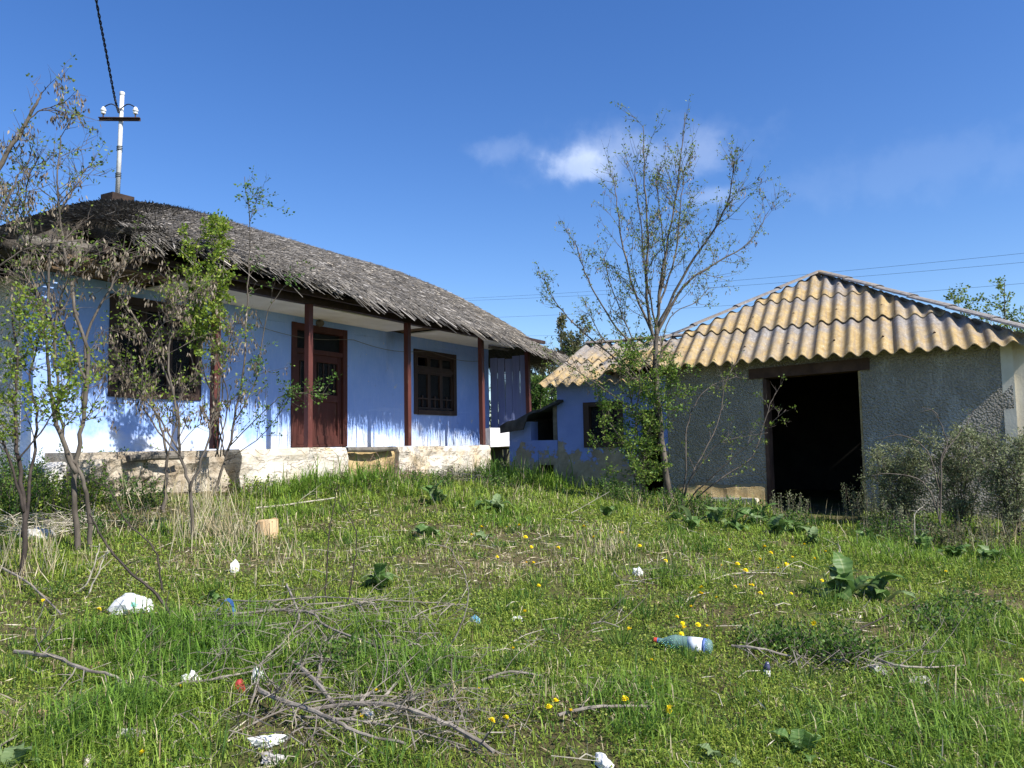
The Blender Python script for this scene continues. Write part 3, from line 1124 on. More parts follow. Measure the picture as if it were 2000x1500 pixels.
MB().fbox(GF, WL + .31, WR - .31, .61, GB - .66, .2, .48).build('earth_floor', DARKIN, shed)
zl = GD[3]
mb = MB(); mb.hexa([GF(GD[0] - .2, .26, zl - .045), GF(GD[1] + .12, .26, zl + .0), GF(GD[1] + .12, .55, zl + .0), GF(GD[0] - .2, .55, zl - .045), GF(GD[0] - .2, .26, zl + .10), GF(GD[1] + .12, .26, zl + .16), GF(GD[1] + .12, .55, zl + .16), GF(GD[0] - .2, .55, zl + .10)])
mb.build('door_lintel', LINTEL, shed)
MB().fbox(GF, GD[0] - .015, GD[0] + .035, .294, .58, .3, zl - .05).build('door_jamb', LINTEL, shed)
MB().fbox(GF, GD[1] - .03, GD[1] + .015, .30, .58, .3, zl - .004, .006).build('door_jamb', CLAY, shed)
# clay plinth at the foot of the left wall
nt = 22
mb = MB()
pl0, pl1 = WL + .15, GD[0] - .02
for i in range(nt):
    ta = pl0 + (pl1 - pl0) * i / nt; tb = pl0 + (pl1 - pl0) * (i + 1) / nt
    da = .08 * float(fbm(ta * 4, 1.0)); db_ = .08 * float(fbm(tb * 4, 1.0))
    za = .92 + .14 * (float(fbm(ta * 3, 7.0)) - .5); zb_ = .92 + .14 * (float(fbm(tb * 3, 7.0)) - .5)
    mb.hexa([GF(ta, .13 - da, .3), GF(tb, .13 - db_, .3), GF(tb, .31, .3), GF(ta, .31, .3), GF(ta, .19 - da, za), GF(tb, .19 - db_, zb_), GF(tb, .31, zb_ + .05), GF(ta, .31, za + .05)])
mb.build('plinth', CLAY, shed)
MB().fbox(GF, GD[0] - .75, GD[0] - .1, .0, .2, .72, .80, .02).build('plinth_slab', ADOBE, shed)

# kitchen walls
KA = tp(1088, .3)
KW = (tp(1144, .3), tp(1212, .3), zp(1150, 868, .3), zp(1150, 792, .3))
KD = (tp(1243, .3), tp(1292, .3), .2, zp(1260, 800, .3))
KTOP = KE + KK * .3 - .04
wallmesh(lambda u, w, z: GF(u, .3 + w, z), KA, WL - .005, .2, KTOP, .25, [KW, KD]).build('front_wall', BLUE_PEEL, kitchen)
wallmesh(lambda u, w, z: GF(KA + w, u, z), .555, 3.5, .2, KTOP, .25, []).build('end_wall', BLUE_PEEL, kitchen)
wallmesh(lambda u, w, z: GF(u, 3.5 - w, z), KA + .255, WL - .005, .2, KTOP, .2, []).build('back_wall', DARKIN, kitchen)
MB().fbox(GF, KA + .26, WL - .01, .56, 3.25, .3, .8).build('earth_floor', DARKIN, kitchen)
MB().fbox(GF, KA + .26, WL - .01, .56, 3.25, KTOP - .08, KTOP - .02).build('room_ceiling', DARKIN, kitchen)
a, b, z0, z1 = KW
mb = MB()
mb.fbox(GF, a - .04, a + .06, .28, .45, z0 - .05, z1 + .05); mb.fbox(GF, b - .06, b + .04, .28, .45, z0 - .05, z1 + .05)
mb.fbox(GF, a + .06, b - .06, .282, .45, z1 - .02, z1 + .05); mb.fbox(GF, a + .06, b - .06, .27, .45, z0 - .05, z0 + .03)
mb.fbox(GF, (a + b) / 2 - .025, (a + b) / 2 + .025, .30, .41, z0 + .03, z1 - .02)
kw = mb.build('window', BROWN, kitchen)
MB().fbox(GF, a + .06, (a + b) / 2 - .025, .37, .376, z0 + .03, z1 - .02).build('pane', PANE, kw)
MB().fbox(GF, (a + b) / 2 + .025, b - .06, .37, .376, z0 + .03, z1 - .02).build('pane', PANE, kw)
# low oven annex under a tarred lean-to
AX0, AX1 = tp(994, .3), KA - .005
annex = thing('oven_annex', 'low blue oven annex with black tarred lean-to roof between house and kitchen', 'annex', GF((AX0 + AX1) / 2, .4, .9))
P = lambda u, w, z: GF(u, .3 + w, z)
OZ = zp(1060, 860, .3)
OX = tp(1036, .3)
wallmesh(P, AX0, AX1, .3, OZ, .25, [(tp(1050, .3), tp(1079, .3), .5, zp(1065, 908, .3))]).build('front_wall', BLUE_PEEL, annex)
rz0, rz1 = zp(978, 836, .1), zp(1086, 788, .1)
MB().fbox(P, AX0, OX, 0, .25, OZ + .002, rz0 + .10, .003).build('wall_pier', BLUE_PEEL, annex)
MB().fbox(P, AX1 - .07, AX1, -.01, .1, OZ + .002, rz1 + .02, .003).build('opening_post', OLDWOOD, annex)
wallmesh(lambda u, w, z: GF(AX0 + w, u, z), .555, 1.8, .3, rz0, .2, []).build('end_wall', BLUE_PEEL, annex)
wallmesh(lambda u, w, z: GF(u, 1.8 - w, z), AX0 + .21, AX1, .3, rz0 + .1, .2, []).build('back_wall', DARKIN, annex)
MB().fbox(P, AX0 + .21, AX1, .9, .96, OZ - .9, rz1).build('shade_lining', DARKIN, annex)  # added dark lining, closes the gap; shade of the opening put into its colour
MB().fbox(P, AX0 + .212, AX0 + .25, .255, .9, OZ - .6, rz0 + .08).build('shade_lining', DARKIN, annex)
MB().fbox(P, OX - .03, OX - .002, .252, .9, OZ - .6, rz0 + .14).build('shade_lining', DARKIN, annex)
MB().fbox(P, AX1 - .03, AX1 - .003, .11, .9, OZ - .6, rz1).build('shade_lining', DARKIN, annex)
mb = MB(); n = 7
ra, rb = tp(976, .06), tp(1088, .06)
for i in range(n):
    ta = ra + (rb - ra) * i / n; tb = ra + (rb - ra) * (i + 1) / n
    za = rz0 + (rz1 - rz0) * i / n + .02 * math.sin(i * 2.1); zb_ = rz0 + (rz1 - rz0) * (i + 1) / n + .02 * math.sin((i + 1) * 2.1)
    mb.hexa([GF(ta, .06, za), GF(tb, .06, zb_), GF(tb, 2.0, zb_ + .12), GF(ta, 2.0, za + .12), GF(ta, .06, za + .04), GF(tb, .06, zb_ + .04), GF(tb, 2.0, zb_ + .16), GF(ta, 2.0, za + .16)])
mb.build('tarred_roof', TAR, annex)
mb = MB()
mb.hexa([GF(ra + .02, .03, rz0 - .09), GF(OX, .03, rz0 - .04), GF(OX, .055, rz0 - .04), GF(ra + .02, .055, rz0 - .09), GF(ra + .02, .02, rz0 + .03), GF(OX + .1, .02, rz0 + .20), GF(OX + .1, .055, rz0 + .20), GF(ra + .02, .055, rz0 + .03)])
mb.build('hanging_tar_flap', TAR, annex)
# white low wall joining the porch to the annex
MB().fbox(HF, 2.49, 3.9, -.62, -.5, .5, 1.56, .01).build('recess_wall', DARKIN, house)  # added dark panels: shade of the hole below is put into their colour
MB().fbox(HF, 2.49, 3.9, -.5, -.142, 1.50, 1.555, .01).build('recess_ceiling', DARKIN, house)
lw = MB(); lw.fbox(HF, 2.52, 3.62, -.14, .10, 1.56, 1.93, .02)
lwo = lw.build('low_wall', WHITE_WASH, house)
tag(lwo, 'sunlit white low wall at the far end of the porch')


def sheet(name, parent, t0, t1, s0, s1, lim, dz, zoff=0.0, P=None, slope=None, th=.009, ge=None, skew=0.0):
    """corrugated sheet in the roof plane; lim(t) gives the highest s allowed by hips"""
    pitch, amp = .203, .034
    slope = GK if slope is None else slope; ge = GE if ge is None else ge
    n = int(round((t1 - t0) / pitch * 12))
    cols = []
    for i in range(n + 1):
        t = t0 + (t1 - t0) * i / n
        hi = s1
        for _ in range(6): hi = min(s1, lim(t + skew * max(hi, 0)))
        if hi - s0 > .03: cols.append((t, hi))
    if len(cols) < 3: return None
    V = []; UV = []
    tilt = R.uniform(-.006, .006); edge = R.uniform(-.025, .025)
    nv = 4
    for (t, hi) in cols:
        w = amp * math.cos(2 * math.pi * t / pitch)
        for k in range(nv + 1):
            s = s0 + edge + (hi - s0 - edge) * k / nv
            z = ge + slope * s + w + dz * (1 - (s - s0) / (s1 - s0)) + zoff + tilt * (t - t0)
            V.append(P(t + skew * s, s, z)); UV.append((t * .3, (s - s0) * 1.05 + max(s0, 0) * .22))
    nn = len(V)
    for q in range(nn):
        p = V[q]; V.append(Vector((p.x, p.y, p.z - th * 1.3))); UV.append(UV[q])
    F = []
    r = nv + 1
    for i in range(len(cols) - 1):
        for k in range(nv):
            q = (i * r + k, (i + 1) * r + k, (i + 1) * r + k + 1, i * r + k + 1)
            F.append(q); F.append(tuple(x + nn for x in q[::-1]))
        F.append((i * r, i * r + nn, (i + 1) * r + nn, (i + 1) * r))
        F.append((i * r + nv, (i + 1) * r + nv, (i + 1) * r + nv + nn, i * r + nv + nn))
    for i in (0, len(cols) - 1):
        for k in range(nv):
            F.append((i * r + k, i * r + k + 1, i * r + k + 1 + nn, i * r + k + nn))
    mb = MB(); mb.v = V; mb.f = F
    o = mb.build(name, SHEET, parent, smooth=True)
    me = o.data
    uvl = me.uv_layers.new(name='UV')
    li = np.empty(len(me.loops), np.int32); me.loops.foreach_get('vertex_index', li)
    uvl.data.foreach_set('uv', np.array(UV, np.float32)[li].ravel())
    md = o.modifiers.new('edges', 'EDGE_SPLIT'); md.split_angle = math.radians(55)
    return o


def lim_front(t):
    if t < APT:
        return APS * (t - LT) / (APT - LT)
    return APS * (RT - t) / (RT - APT)


SKEW = -.07
sl = APS / 3
rows = ((-.04, sl + .12, .020), (sl, 2 * sl + .12, .024), (2 * sl, APS + .05, .024))
frame_roof = MB()
for s in (.32, 1.2, 2.0):
    q = s / APS
    frame_roof.fbox(GF, LT + (APT - LT) * q + .25, RT - (RT - APT) * q - .25, s - .04, s + .04, GE + GK * s - .14, GE + GK * s - .07)
rf = frame_roof.build('roof', LINTEL, shed)
krf = MB()
for s in (.35, 1.2):
    krf.fbox(GF, KL + .15, LT + .3, s - .04, s + .04, KE + KK * s - .14, KE + KK * s - .07)
krf = krf.build('roof', LINTEL, kitchen)
W_ = .203 * 5
for ri, (s0, s1, dz) in enumerate(rows):
    t = RT + .5
    while t > LT - .3:
        sheet('roof_sheet', rf, t - W_ - .03, t, s0, s1, lim_front, dz + R.uniform(0, .008), .003 * ri + R.uniform(0, .008), GF, skew=SKEW)
        t -= W_
for ri, (s0, s1, dz) in enumerate(((-.04, 1.05, .02), (.95, KS, .022))):
    t = KL + W_
    while t < WL + .6:
        sheet('roof_sheet', krf, t - W_ - .03, t, s0, s1, lambda q: KS, dz, .003 * ri + R.uniform(0, .006), GF, slope=KK, ge=KE)
        t += W_
# fixing bolts on the crests
bm_ = MB(); bm_.lathe((0, 0, 0), (0, 0, 1), [(0, .018), (.004, .020), (.006, .010), (.018, .008)], 8)
BMe = bpy.data.meshes.new('fixing_bolt'); BMe.from_pydata(bm_.v, [], bm_.f); BMe.update(); BMe.materials.append(RUST)
for s in (.30, sl + .32, 2 * sl + .3):
    t = math.ceil(LT / .203) * .203
    k = 0
    while t < RT:
        if k % 3 == 1 and s < lim_front(t + SKEW * s) - .2:
            o = new_obj('fixing_bolt', BMe, rf)
            o.location = GF(t + SKEW * s, s, GE + GK * s + .034 + .022) - rootloc(rf)
            o.rotation_euler = (R.uniform(-.2, .1) - .3, R.uniform(-.15, .15), 0)
        k += 1; t += .203
# right-hand slope of the shed
GFR = lambda t, s, z: GF(RT + .02 - s * (RT - APT) / APS, t, z)
for k in range(6):
    ta = k * .95; tb = ta + .97
    sheet('roof_sheet', rf, ta, tb, -.02, APS + .02, lambda q: min(q, GB - q) * 2 * APS / GB, .01, .0, GFR)


def slab(pts, mat, parent, name, th=.03):
    mb = MB(); n = len(pts)
    mb.add(list(pts) + [p - Vector((0, 0, th)) for p in pts], [tuple(range(n)), tuple(range(2 * n - 1, n - 1, -1))] + [(i, (i + 1) % n, n + (i + 1) % n, n + i) for i in range(n)])
    o = mb.build(name, mat, parent)
    uvl = o.data.uv_layers.new(name='UV')
    return o


za = GE + GK * APS
GM = GB / 2
slab([GF(RT, GB, GE - .02), GF(LT, GB, GE - .02), GF(APT, APS, za - .02)], SHEET, rf, 'roof_sheet')
slab([GF(LT, GB, GE - .02), GF(LT, 0, GE - .02), GF(APT, APS, za - .02)], SHEET, rf, 'roof_sheet')
slab([GF(KL, KS, KZ - .04), GF(WL + .3, KS, KZ - .04), GF(WL + .3, 3.75, KE - .03), GF(KL, 3.75, KE - .03)], SHEET, krf, 'roof_sheet')
slab([GF(KA + .02, .32, KTOP - .01), GF(KA + .02, KS, KZ - .06), GF(KA + .02, 3.48, KTOP - .01), GF(KA + .09, 3.48, KTOP - .01), GF(KA + .09, KS, KZ - .06), GF(KA + .09, .32, KTOP - .01)], LINTEL, kitchen, 'gable_board', .02)


def caps(A, B, n, parent, r=.062):
    A = Vector(A); B = Vector(B)
    for k in range(n):
        p = A.lerp(B, max(0, (k - .06)) / n); q = A.lerp(B, (k + 1) / n)
        d = (q - p).normalized(); side = d.cross(Vector((0, 0, 1))).normalized(); up = side.cross(d)
        mb = MB(); m_ = 7
        vs = []
        for P0, rr, l in ((p, r * .9, .0), (q, r, .016)):
            for th in (0, .012):
                for i in range(m_):
                    a = math.pi * (i / (m_ - 1))
                    vs.append(P0 + side * math.cos(a) * (rr + .02 - th) * 1.25 + up * ((math.sin(a)) * (rr - th) * .75 + l - .02))
        f = []
        for i in range(m_ - 1):
            f += [(i, i + 1, 2 * m_ + i + 1, 2 * m_ + i), (m_ + i, 3 * m_ + i, 3 * m_ + i + 1, m_ + i + 1),
                  (i, m_ + i, m_ + i + 1, i + 1), (2 * m_ + i, 2 * m_ + i + 1, 3 * m_ + i + 1, 3 * m_ + i)]
        f += [(0, 2 * m_, 3 * m_, m_), (m_ - 1, 2 * m_ - 1, 4 * m_ - 1, 3 * m_ - 1)]
        mb.add(vs, f)
        o = mb.build('ridge_cap', SHEET, parent, smooth=False)
        uvl = o.data.uv_layers.new(name='UV')
        uvl.data.foreach_set('uv', np.tile(np.array([R.random(), 1.35], np.float32), len(o.data.loops)))


caps(GF(APT + .02, APS, za + .06), GF(RT + .06, -.03, GE + .10), 6, rf)
caps(GF(APT - .02, APS, za + .06), GF(LT - .02, -.02, GE + .08), 5, rf)
caps(GF(WL + .2, KS, KZ + .03), GF(KL - .03, KS, KZ + .03), 3, krf)
caps(GF(APT, APS, za + .05), GF(LT, GB, GE + .05), 5, rf)

# ------------------------------------------------------------------ trees and shrubs
GREENS = {
    'young': [(.17, .25, .035), (.12, .19, .03), (.24, .29, .055), (.09, .14, .03)],
    'lime': [(.22, .30, .03), (.17, .26, .03), (.28, .33, .05), (.12, .20, .025)],
    'deep': [(.07, .15, .025), (.10, .19, .03), (.05, .11, .02), (.15, .23, .04)],
    'mixed': [(.10, .19, .03), (.17, .26, .035), (.07, .14, .025), (.22, .29, .05)],
    'grey': [(.17, .20, .09), (.23, .26, .13), (.11, .14, .06), (.29, .31, .17)],
    'olive': [(.10, .12, .05), (.15, .16, .07), (.19, .20, .09), (.13, .11, .05)],
    'dry': [(.15, .12, .085), (.22, .18, .13), (.09, .07, .055), (.32, .27, .21)],
}


def leaf_mesh(name, P, D, L, Wd, cols, mat, parent, fold=.25, loc=None):
    """one diamond leaf per point: base P, direction D (unit), length L, half width Wd"""
    n = len(P)
    if n == 0: return None
    P = np.asarray(P, float); D = np.asarray(D, float)
    D = D / (np.linalg.norm(D, axis=1, keepdims=True) + 1e-9)
    rv = rng.normal(size=(n, 3))
    S = np.cross(D, rv); S /= (np.linalg.norm(S, axis=1, keepdims=True) + 1e-9)
    N = np.cross(S, D)
    L = np.broadcast_to(L, n)[:, None]; Wd = np.broadcast_to(Wd, n)[:, None]
    V = np.empty((n, 4, 3), np.float32)
    V[:, 0] = P
    V[:, 1] = P + D * L * .45 + S * Wd + N * Wd * fold
    V[:, 2] = P + D * L
    V[:, 3] = P + D * L * .45 - S * Wd + N * Wd * fold
    b = (np.arange(n) * 4)[:, None]
    F = np.concatenate([b + np.array([[0, 1, 2]]), b + np.array([[0, 2, 3]])], 1).reshape(-1, 3)
    ci = rng.integers(0, len(cols), n)
    c = np.array(cols)[ci] * rng.uniform(.75, 1.25, (n, 1))
    return npmesh(name, V.reshape(-1, 3), F, mat, parent, col=np.repeat(c, 4, 0), loc=loc)


class Tree:
    def __init__(s, name, label, cat, base, group=None):
        s.root = thing(name, label, cat, base, group)
        s.trunk = MB(); s.br = MB(); s.nodes = []; s.dirs = []; s.tips = []

    def stem(s, pts, r0, r1, n=7, per=5, wob=.012, big=True):
        p = smooth_path(pts, per)
        m_ = len(p)
        p = [q + Vector((R.uniform(-wob, wob), R.uniform(-wob, wob), 0)) if 0 < i < m_ - 1 else q for i, q in enumerate(p)]
        rad = [r0 + (r1 - r0) * (i / (m_ - 1)) ** .85 for i in range(m_)]
        (s.trunk if big else s.br).tube(p, rad, n)
        return p

    def sprout(s, path, n, L, ang, up, lvl, f0=.2, r=.006, keep=1.0, taper=.55, node=.07, sub=4, f1=1.0):
        m_ = len(path) - 1
        for _ in range(n):
            f = f0 + (f1 - f0) * R.random()
            x = f * m_; i = min(int(x), m_ - 1)
            p = path[i].lerp(path[i + 1], x - i)
            t = (path[i + 1] - path[i]).normalized()
            q = t.orthogonal().normalized()
            q = Matrix.Rotation(R.uniform(0, 2 * math.pi), 3, t) @ q
            a = math.radians(R.gauss(ang, 12))
            d = (t * math.cos(a) + q * math.sin(a)).normalized()
            ln = L * (1.1 - taper * f) * R.uniform(.55, 1.25)
            k = max(3, int(ln / .11))
            pts = [p]
            for _k in range(k):
                d = (d + Vector((R.gauss(0, .13), R.gauss(0, .13), R.gauss(0, .10) + up * .10))).normalized()
                pts.append(pts[-1] + d * (ln / k))
            rr = r * (1.15 - .5 * f)
            s.br.tube(pts, [rr * (1 - .75 * j / k) for j in range(k + 1)], 4, False)
            ac = 0
            for j in range(1, k + 1):
                seg = pts[j] - pts[j - 1]
                c = 0
                while c < seg.length:
                    if R.random() < keep:
                        s.nodes.append(pts[j - 1] + seg.normalized() * c); s.dirs.append(seg.normalized())
                    c += node
            s.nodes.append(pts[-1]); s.dirs.append(d); s.tips.append(pts[-1])
            if lvl > 0:
                s.sprout(pts, sub, L * .45, ang, up, lvl - 1, .15, r * .6, keep, taper, node, max(2, sub - 1))

    def finish(s, bark, twig, leaf=None, samara=None, stems=False):
        tk = s.trunk.build('stems' if stems else 'trunk', bark, s.root, smooth=True)
        if stems: tag(tk, kind='stuff')
        if s.br.v: tag(s.br.build('branches', twig, s.root), kind='stuff')
        if leaf:
            frac, per, L, W, pal, sp, mat = leaf
            P, D = [], []
            for p, d in zip(s.nodes, s.dirs):
                if R.random() > frac: continue
                for _ in range(per):
                    v = Vector((R.gauss(0, 1), R.gauss(0, 1), R.gauss(.25, .8))).normalized()
                    D.append(v * .8 + d * .35); P.append(p + v * R.uniform(0, sp))
            if P:
                n = len(P)
                tag(leaf_mesh('foliage', P, D, rng.uniform(.6, 1.25, n) * L, rng.uniform(.7, 1.2, n) * W, GREENS[pal], mat, s.root), kind='stuff')
        if samara:
            frac, per, L, zlo, zhi = samara
            P, D = [], []
            for p, d in zip(s.nodes, s.dirs):
                if R.random() > frac or not (zlo < p.z < zhi): continue
                c = p - Vector((0, 0, .02))
                for _ in range(R.randint(max(1, per - 3), per + 3)):
                    o = c + Vector((R.gauss(0, .022), R.gauss(0, .022), R.uniform(-.09, 0)))
                    P.append(o); D.append(Vector((R.gauss(0, .28), R.gauss(0, .28), -1)))
            if P:
                n = len(P)
                tag(leaf_mesh('seed_pods', P, D, rng.uniform(.7, 1.2, n) * L, rng.uniform(.006, .010, n), GREENS['dry'], SAMARA, s.root), kind='stuff')
        return s.root


def pxs(lst, Y, dY=0.0):
    """photo pixels -> points at depth Y (drifting by dY along the stem)"""
    n = len(lst)
    return [at(x, y, Y + dY * i / max(1, n - 1)) for i, (x, y) in enumerate(lst)]


# --- tall sapling in front of the shed
base = gp(1312, 988)
Y = base.y
T = Tree('box_elder_tree', 'tall slender young tree with sparse new leaves in front of the shed wall', 'tree', base)
main = T.stem([base - Vector((0, 0, .15))] + pxs([(1300, 915), (1288, 820), (1280, 720), (1282, 640)], Y, .15), .050, .032, 9)
lead = T.stem([main[-1]] + pxs([(1290, 560), (1305, 470), (1322, 370), (1338, 220)], Y + .15, .2), .026, .005)
limbs = [
    ([(1283, 690), (1262, 580), (1266, 460), (1258, 340), (1256, 245)], .026, -.3),
    ([(1282, 655), (1335, 560), (1400, 512), (1462, 475), (1500, 415)], .024, .5),
    ([(1284, 640), (1345, 520), (1400, 440), (1425, 380), (1434, 318)], .022, -.5),
    ([(1281, 670), (1240, 570), (1215, 470), (1205, 400), (1198, 345)], .020, .4),
    ([(1280, 730), (1205, 640), (1160, 570), (1135, 510), (1124, 470)], .016, -.5),
    ([(1284, 790), (1200, 700), (1130, 640), (1085, 590), (1062, 545)], .016, .3),
    ([(1286, 600), (1318, 500), (1330, 400), (1336, 330)], .016, .6),
    ([(1283, 640), (1262, 540), (1250, 430), (1240, 330)], .014, -.7),
    ([(1283, 600), (1300, 520), (1290, 430), (1282, 345)], .014, .2),
    ([(1290, 840), (1180, 760), (1120, 720), (1075, 690)], .012, .3),
    ([(1284, 760), (1225, 640), (1195, 560), (1180, 500)], .012, -.3),
    ([(1284, 720), (1310, 620), (1360, 590), (1385, 560)], .010, .4),
    ([(1288, 800), (1230, 720), (1170, 650), (1150, 600)], .010, -.6),
]
paths = [lead]
for px_, r, dd in limbs:
    paths.append(T.stem(pxs(px_, Y + .15, dd), r, .0045, 6))
for i, p in enumerate(paths):
    k = 1.0 if i < 5 or i in (7, 8, 9) else .6
    T.sprout(p, 15 if k == 1.0 else 9, .74 * k + .1, 34, 1.0, 1, .12, .0055, .9, sub=5, node=.085)
T.finish(BARK, TWIG, (.32, 4, .034, .010, 'young', .03, LEAF), (.06, 5, .045, 2.2, 6.2))

# --- leafy shrub growing round its foot
base = gp(1256, 985)
T = Tree('leafy_shrub', 'bright green leafy shrub climbing round the foot of the tall young tree', 'shrub', base)
sh = []
for px_ in ([(1256, 985), (1250, 880), (1235, 790), (1215, 700)], [(1262, 985), (1258, 880), (1280, 780), (1275, 690)],
            [(1252, 985), (1262, 860), (1300, 780), (1330, 720)], [(1250, 985), (1225, 880), (1180, 810), (1165, 745)],
            [(1254, 985), (1240, 850), (1250, 740), (1240, 690)]):
    p = T.stem([base + Vector((R.uniform(-.08, .08), R.uniform(-.08, .08), -.1))] + pxs(px_[1:], base.y, R.uniform(-.4, .4)), .013, .004, 6)
    sh.append(p)
for p in sh:
    T.sprout(p, 26, .46, 55, .2, 1, .12, .004, .95, sub=5, node=.045)
T.finish(BARK, TWIG, (.50, 4, .040, .012, 'mixed', .045, LEAF))

# --- bare spreading sapling right of it
base = gp(1330, 1000)
T = Tree('bare_sapling', 'bare spreading sapling with few leaves between the tall tree and the dark doorway', 'sapling', base)
for px_, dd in (([(1365, 955), (1420, 905), (1480, 850), (1535, 800)], -.5), ([(1350, 930), (1400, 830), (1418, 745), (1450, 690)], .2),
                ([(1345, 940), (1390, 880), (1420, 860), (1500, 845)], -.2), ([(1400, 940), (1470, 890), (1500, 800), (1520, 760)], .1),
                ([(1340, 900), (1345, 820), (1380, 760), (1440, 735)], .2)):
    p = T.stem([base] + pxs(px_, base.y - .2, dd), .012, .003, 5)
    T.sprout(p, 8, .36, 45, .5, 1, .25, .004, .7, sub=3)
T.finish(TWIG, TWIG, (.25, 3, .036, .011, 'young', .03, LEAF))

# --- thicket on the left, in front of the house
def left_tree(name, label, basepx, stems, sprout, leaf, sam, bark=BARK, group=None, dY=.0):
    base = gp(*basepx)
    T = Tree(name, label, 'tree' if 'tree' in name else 'sapling', base, group)
    for (px_, r0, r1, dd) in stems:
        pts = pxs(px_, base.y + dY, dd)
        if px_[0] == basepx: pts[0] = base - Vector((0, 0, .1))
        p = T.stem(pts, r0, r1, 7)
        T.sprout(p, *sprout)
    return T.finish(bark, TWIG, leaf, sam)


left_tree('forked_young_tree', 'forked young tree with two pale trunks before the blue wall', (155, 1076),
          [([(155, 1076), (147, 1000), (146, 920), (160, 830), (166, 740), (172, 650), (215, 560), (250, 500)], .031, .007, .4),
           ([(150, 925), (122, 860), (100, 780), (92, 680), (75, 590), (40, 520)], .026, .006, -.3),
           ([(163, 800), (172, 700), (145, 600), (125, 480), (112, 380), (118, 265)], .022, .005, .2),
           ([(166, 740), (150, 690), (110, 610), (60, 470), (20, 400)], .014, .004, .4)],
          (17, .55, 42, .35, 1, .4, .006, .8, .4, .075, 4), (.20, 3, .038, .012, 'young', .03, LEAF), (.12, 8, .055, 2.7, 4.4))
left_tree('leaning_young_tree', 'thin leaning tree with hanging dry seed clusters left of the window', (178, 1072),
          [([(178, 1072), (172, 980), (152, 915), (128, 870), (112, 760), (108, 640), (135, 540), (190, 470)], .023, .005, -.2),
           ([(110, 700), (95, 560), (110, 430), (150, 360), (165, 330)], .014, .004, .5),
           ([(112, 660), (60, 540), (45, 430), (58, 330)], .012, .004, -.3)],
          (15, .5, 45, .3, 1, .45, .005, .8, .4, .075, 4), (.18, 3, .036, .012, 'young', .03, LEAF), (.15, 8, .055, 2.7, 4.2))
left_tree('dark_stemmed_sapling', 'leafy sapling with dark stems at the left edge of the picture', (42, 1128),
          [([(42, 1128), (48, 1010), (36, 900), (30, 800), (34, 700), (20, 600)], .024, .006, .1),
           ([(44, 1050), (62, 920), (72, 820), (60, 730), (80, 650)], .016, .005, .3),
           ([(46, 1000), (20, 900), (-20, 800), (-40, 700)], .014, .004, -.2),
           ([(36, 900), (90, 830), (130, 760), (150, 700)], .008, .003, .2)],
          (20, .42, 50, .4, 1, .35, .005, .9, .4, .055, 4), (.40, 4, .036, .012, 'lime', .04, LEAF), None, BLACKSTEM)
left_tree('seed_hung_branch_tree', 'tree reaching in at the upper left with dry winged seeds against the sky', (-70, 1120),
          [([(-70, 1120), (-80, 900), (-90, 700), (-60, 480), (-10, 340), (45, 250), (75, 195), (82, 180)], .05, .005, .3),
           ([(45, 250), (75, 218), (126, 201)], .008, .003, .1),
           ([(-60, 480), (0, 420), (35, 345), (65, 300)], .012, .003, .3),
           ([(-75, 600), (0, 520), (70, 480), (160, 470)], .012, .004, .1)],
          (9, .42, 45, .4, 1, .5, .005, .7, .4, .08, 3), (.12, 4, .036, .011, 'young', .03, LEAF), (.16, 6, .05, 2.4, 6))
left_tree('arching_sapling', 'dark arching sapling with dry seeds in front of the larger window', (376, 1062),
          [([(376, 1062), (372, 960), (352, 890), (345, 800), (310, 700), (255, 610), (215, 560)], .019, .006, .2),
           ([(370, 960), (400, 880), (420, 800), (440, 700), (455, 640)], .014, .004, .3),
           ([(350, 880), (300, 800), (250, 740), (215, 715)], .010, .003, .1),
           ([(346, 820), (330, 700), (340, 600), (350, 560)], .012, .004, .3),
           ([(352, 890), (300, 830), (275, 760), (300, 660), (390, 560)], .010, .003, .0)],
          (18, .5, 45, .25, 1, .35, .0045, .85, .4, .075, 4), (.26, 3, .036, .011, 'lime', .03, LEAF), (.14, 8, .055, 1.9, 3.8), BARK)
left_tree('wispy_sapling', 'tall wispy sapling rising above the thatch between window and door', (402, 980),
          [([(402, 980), (440, 900), (462, 800), (478, 690), (484, 560), (487, 440), (478, 345)], .020, .004, .2),
           ([(460, 820), (500, 740), (520, 620), (555, 560), (580, 540)], .009, .003, .1),
           ([(487, 430), (500, 395), (508, 383)], .004, .002, .0),
           ([(450, 870), (520, 800), (560, 770), (640, 770)], .008, .003, -.2),
           ([(440, 900), (500, 860), (540, 815), (570, 770)], .007, .003, -.1)],
          (12, .40, 48, .25, 1, .2, .004, .8, .5, .075, 3), (.45, 3, .040, .013, 'deep', .03, LEAF), (.12, 7, .05, 2.6, 3.4), BARK)
left_tree('cut_stem_sapling', 'short brown sapling stem before the crumbled plinth', (320, 1000),
          [([(320, 1000), (323, 940), (326, 890), (310, 820), (280, 760), (240, 740)], .026, .005, .2),
           ([(326, 890), (345, 820), (360, 760), (400, 720)], .010, .003, .2)],
          (10, .45, 45, .3, 1, .4, .004, .8, .4, .075, 3), (.22, 3, .036, .011, 'young', .03, LEAF), (.14, 6, .05, 2.0, 3.4), BARK)

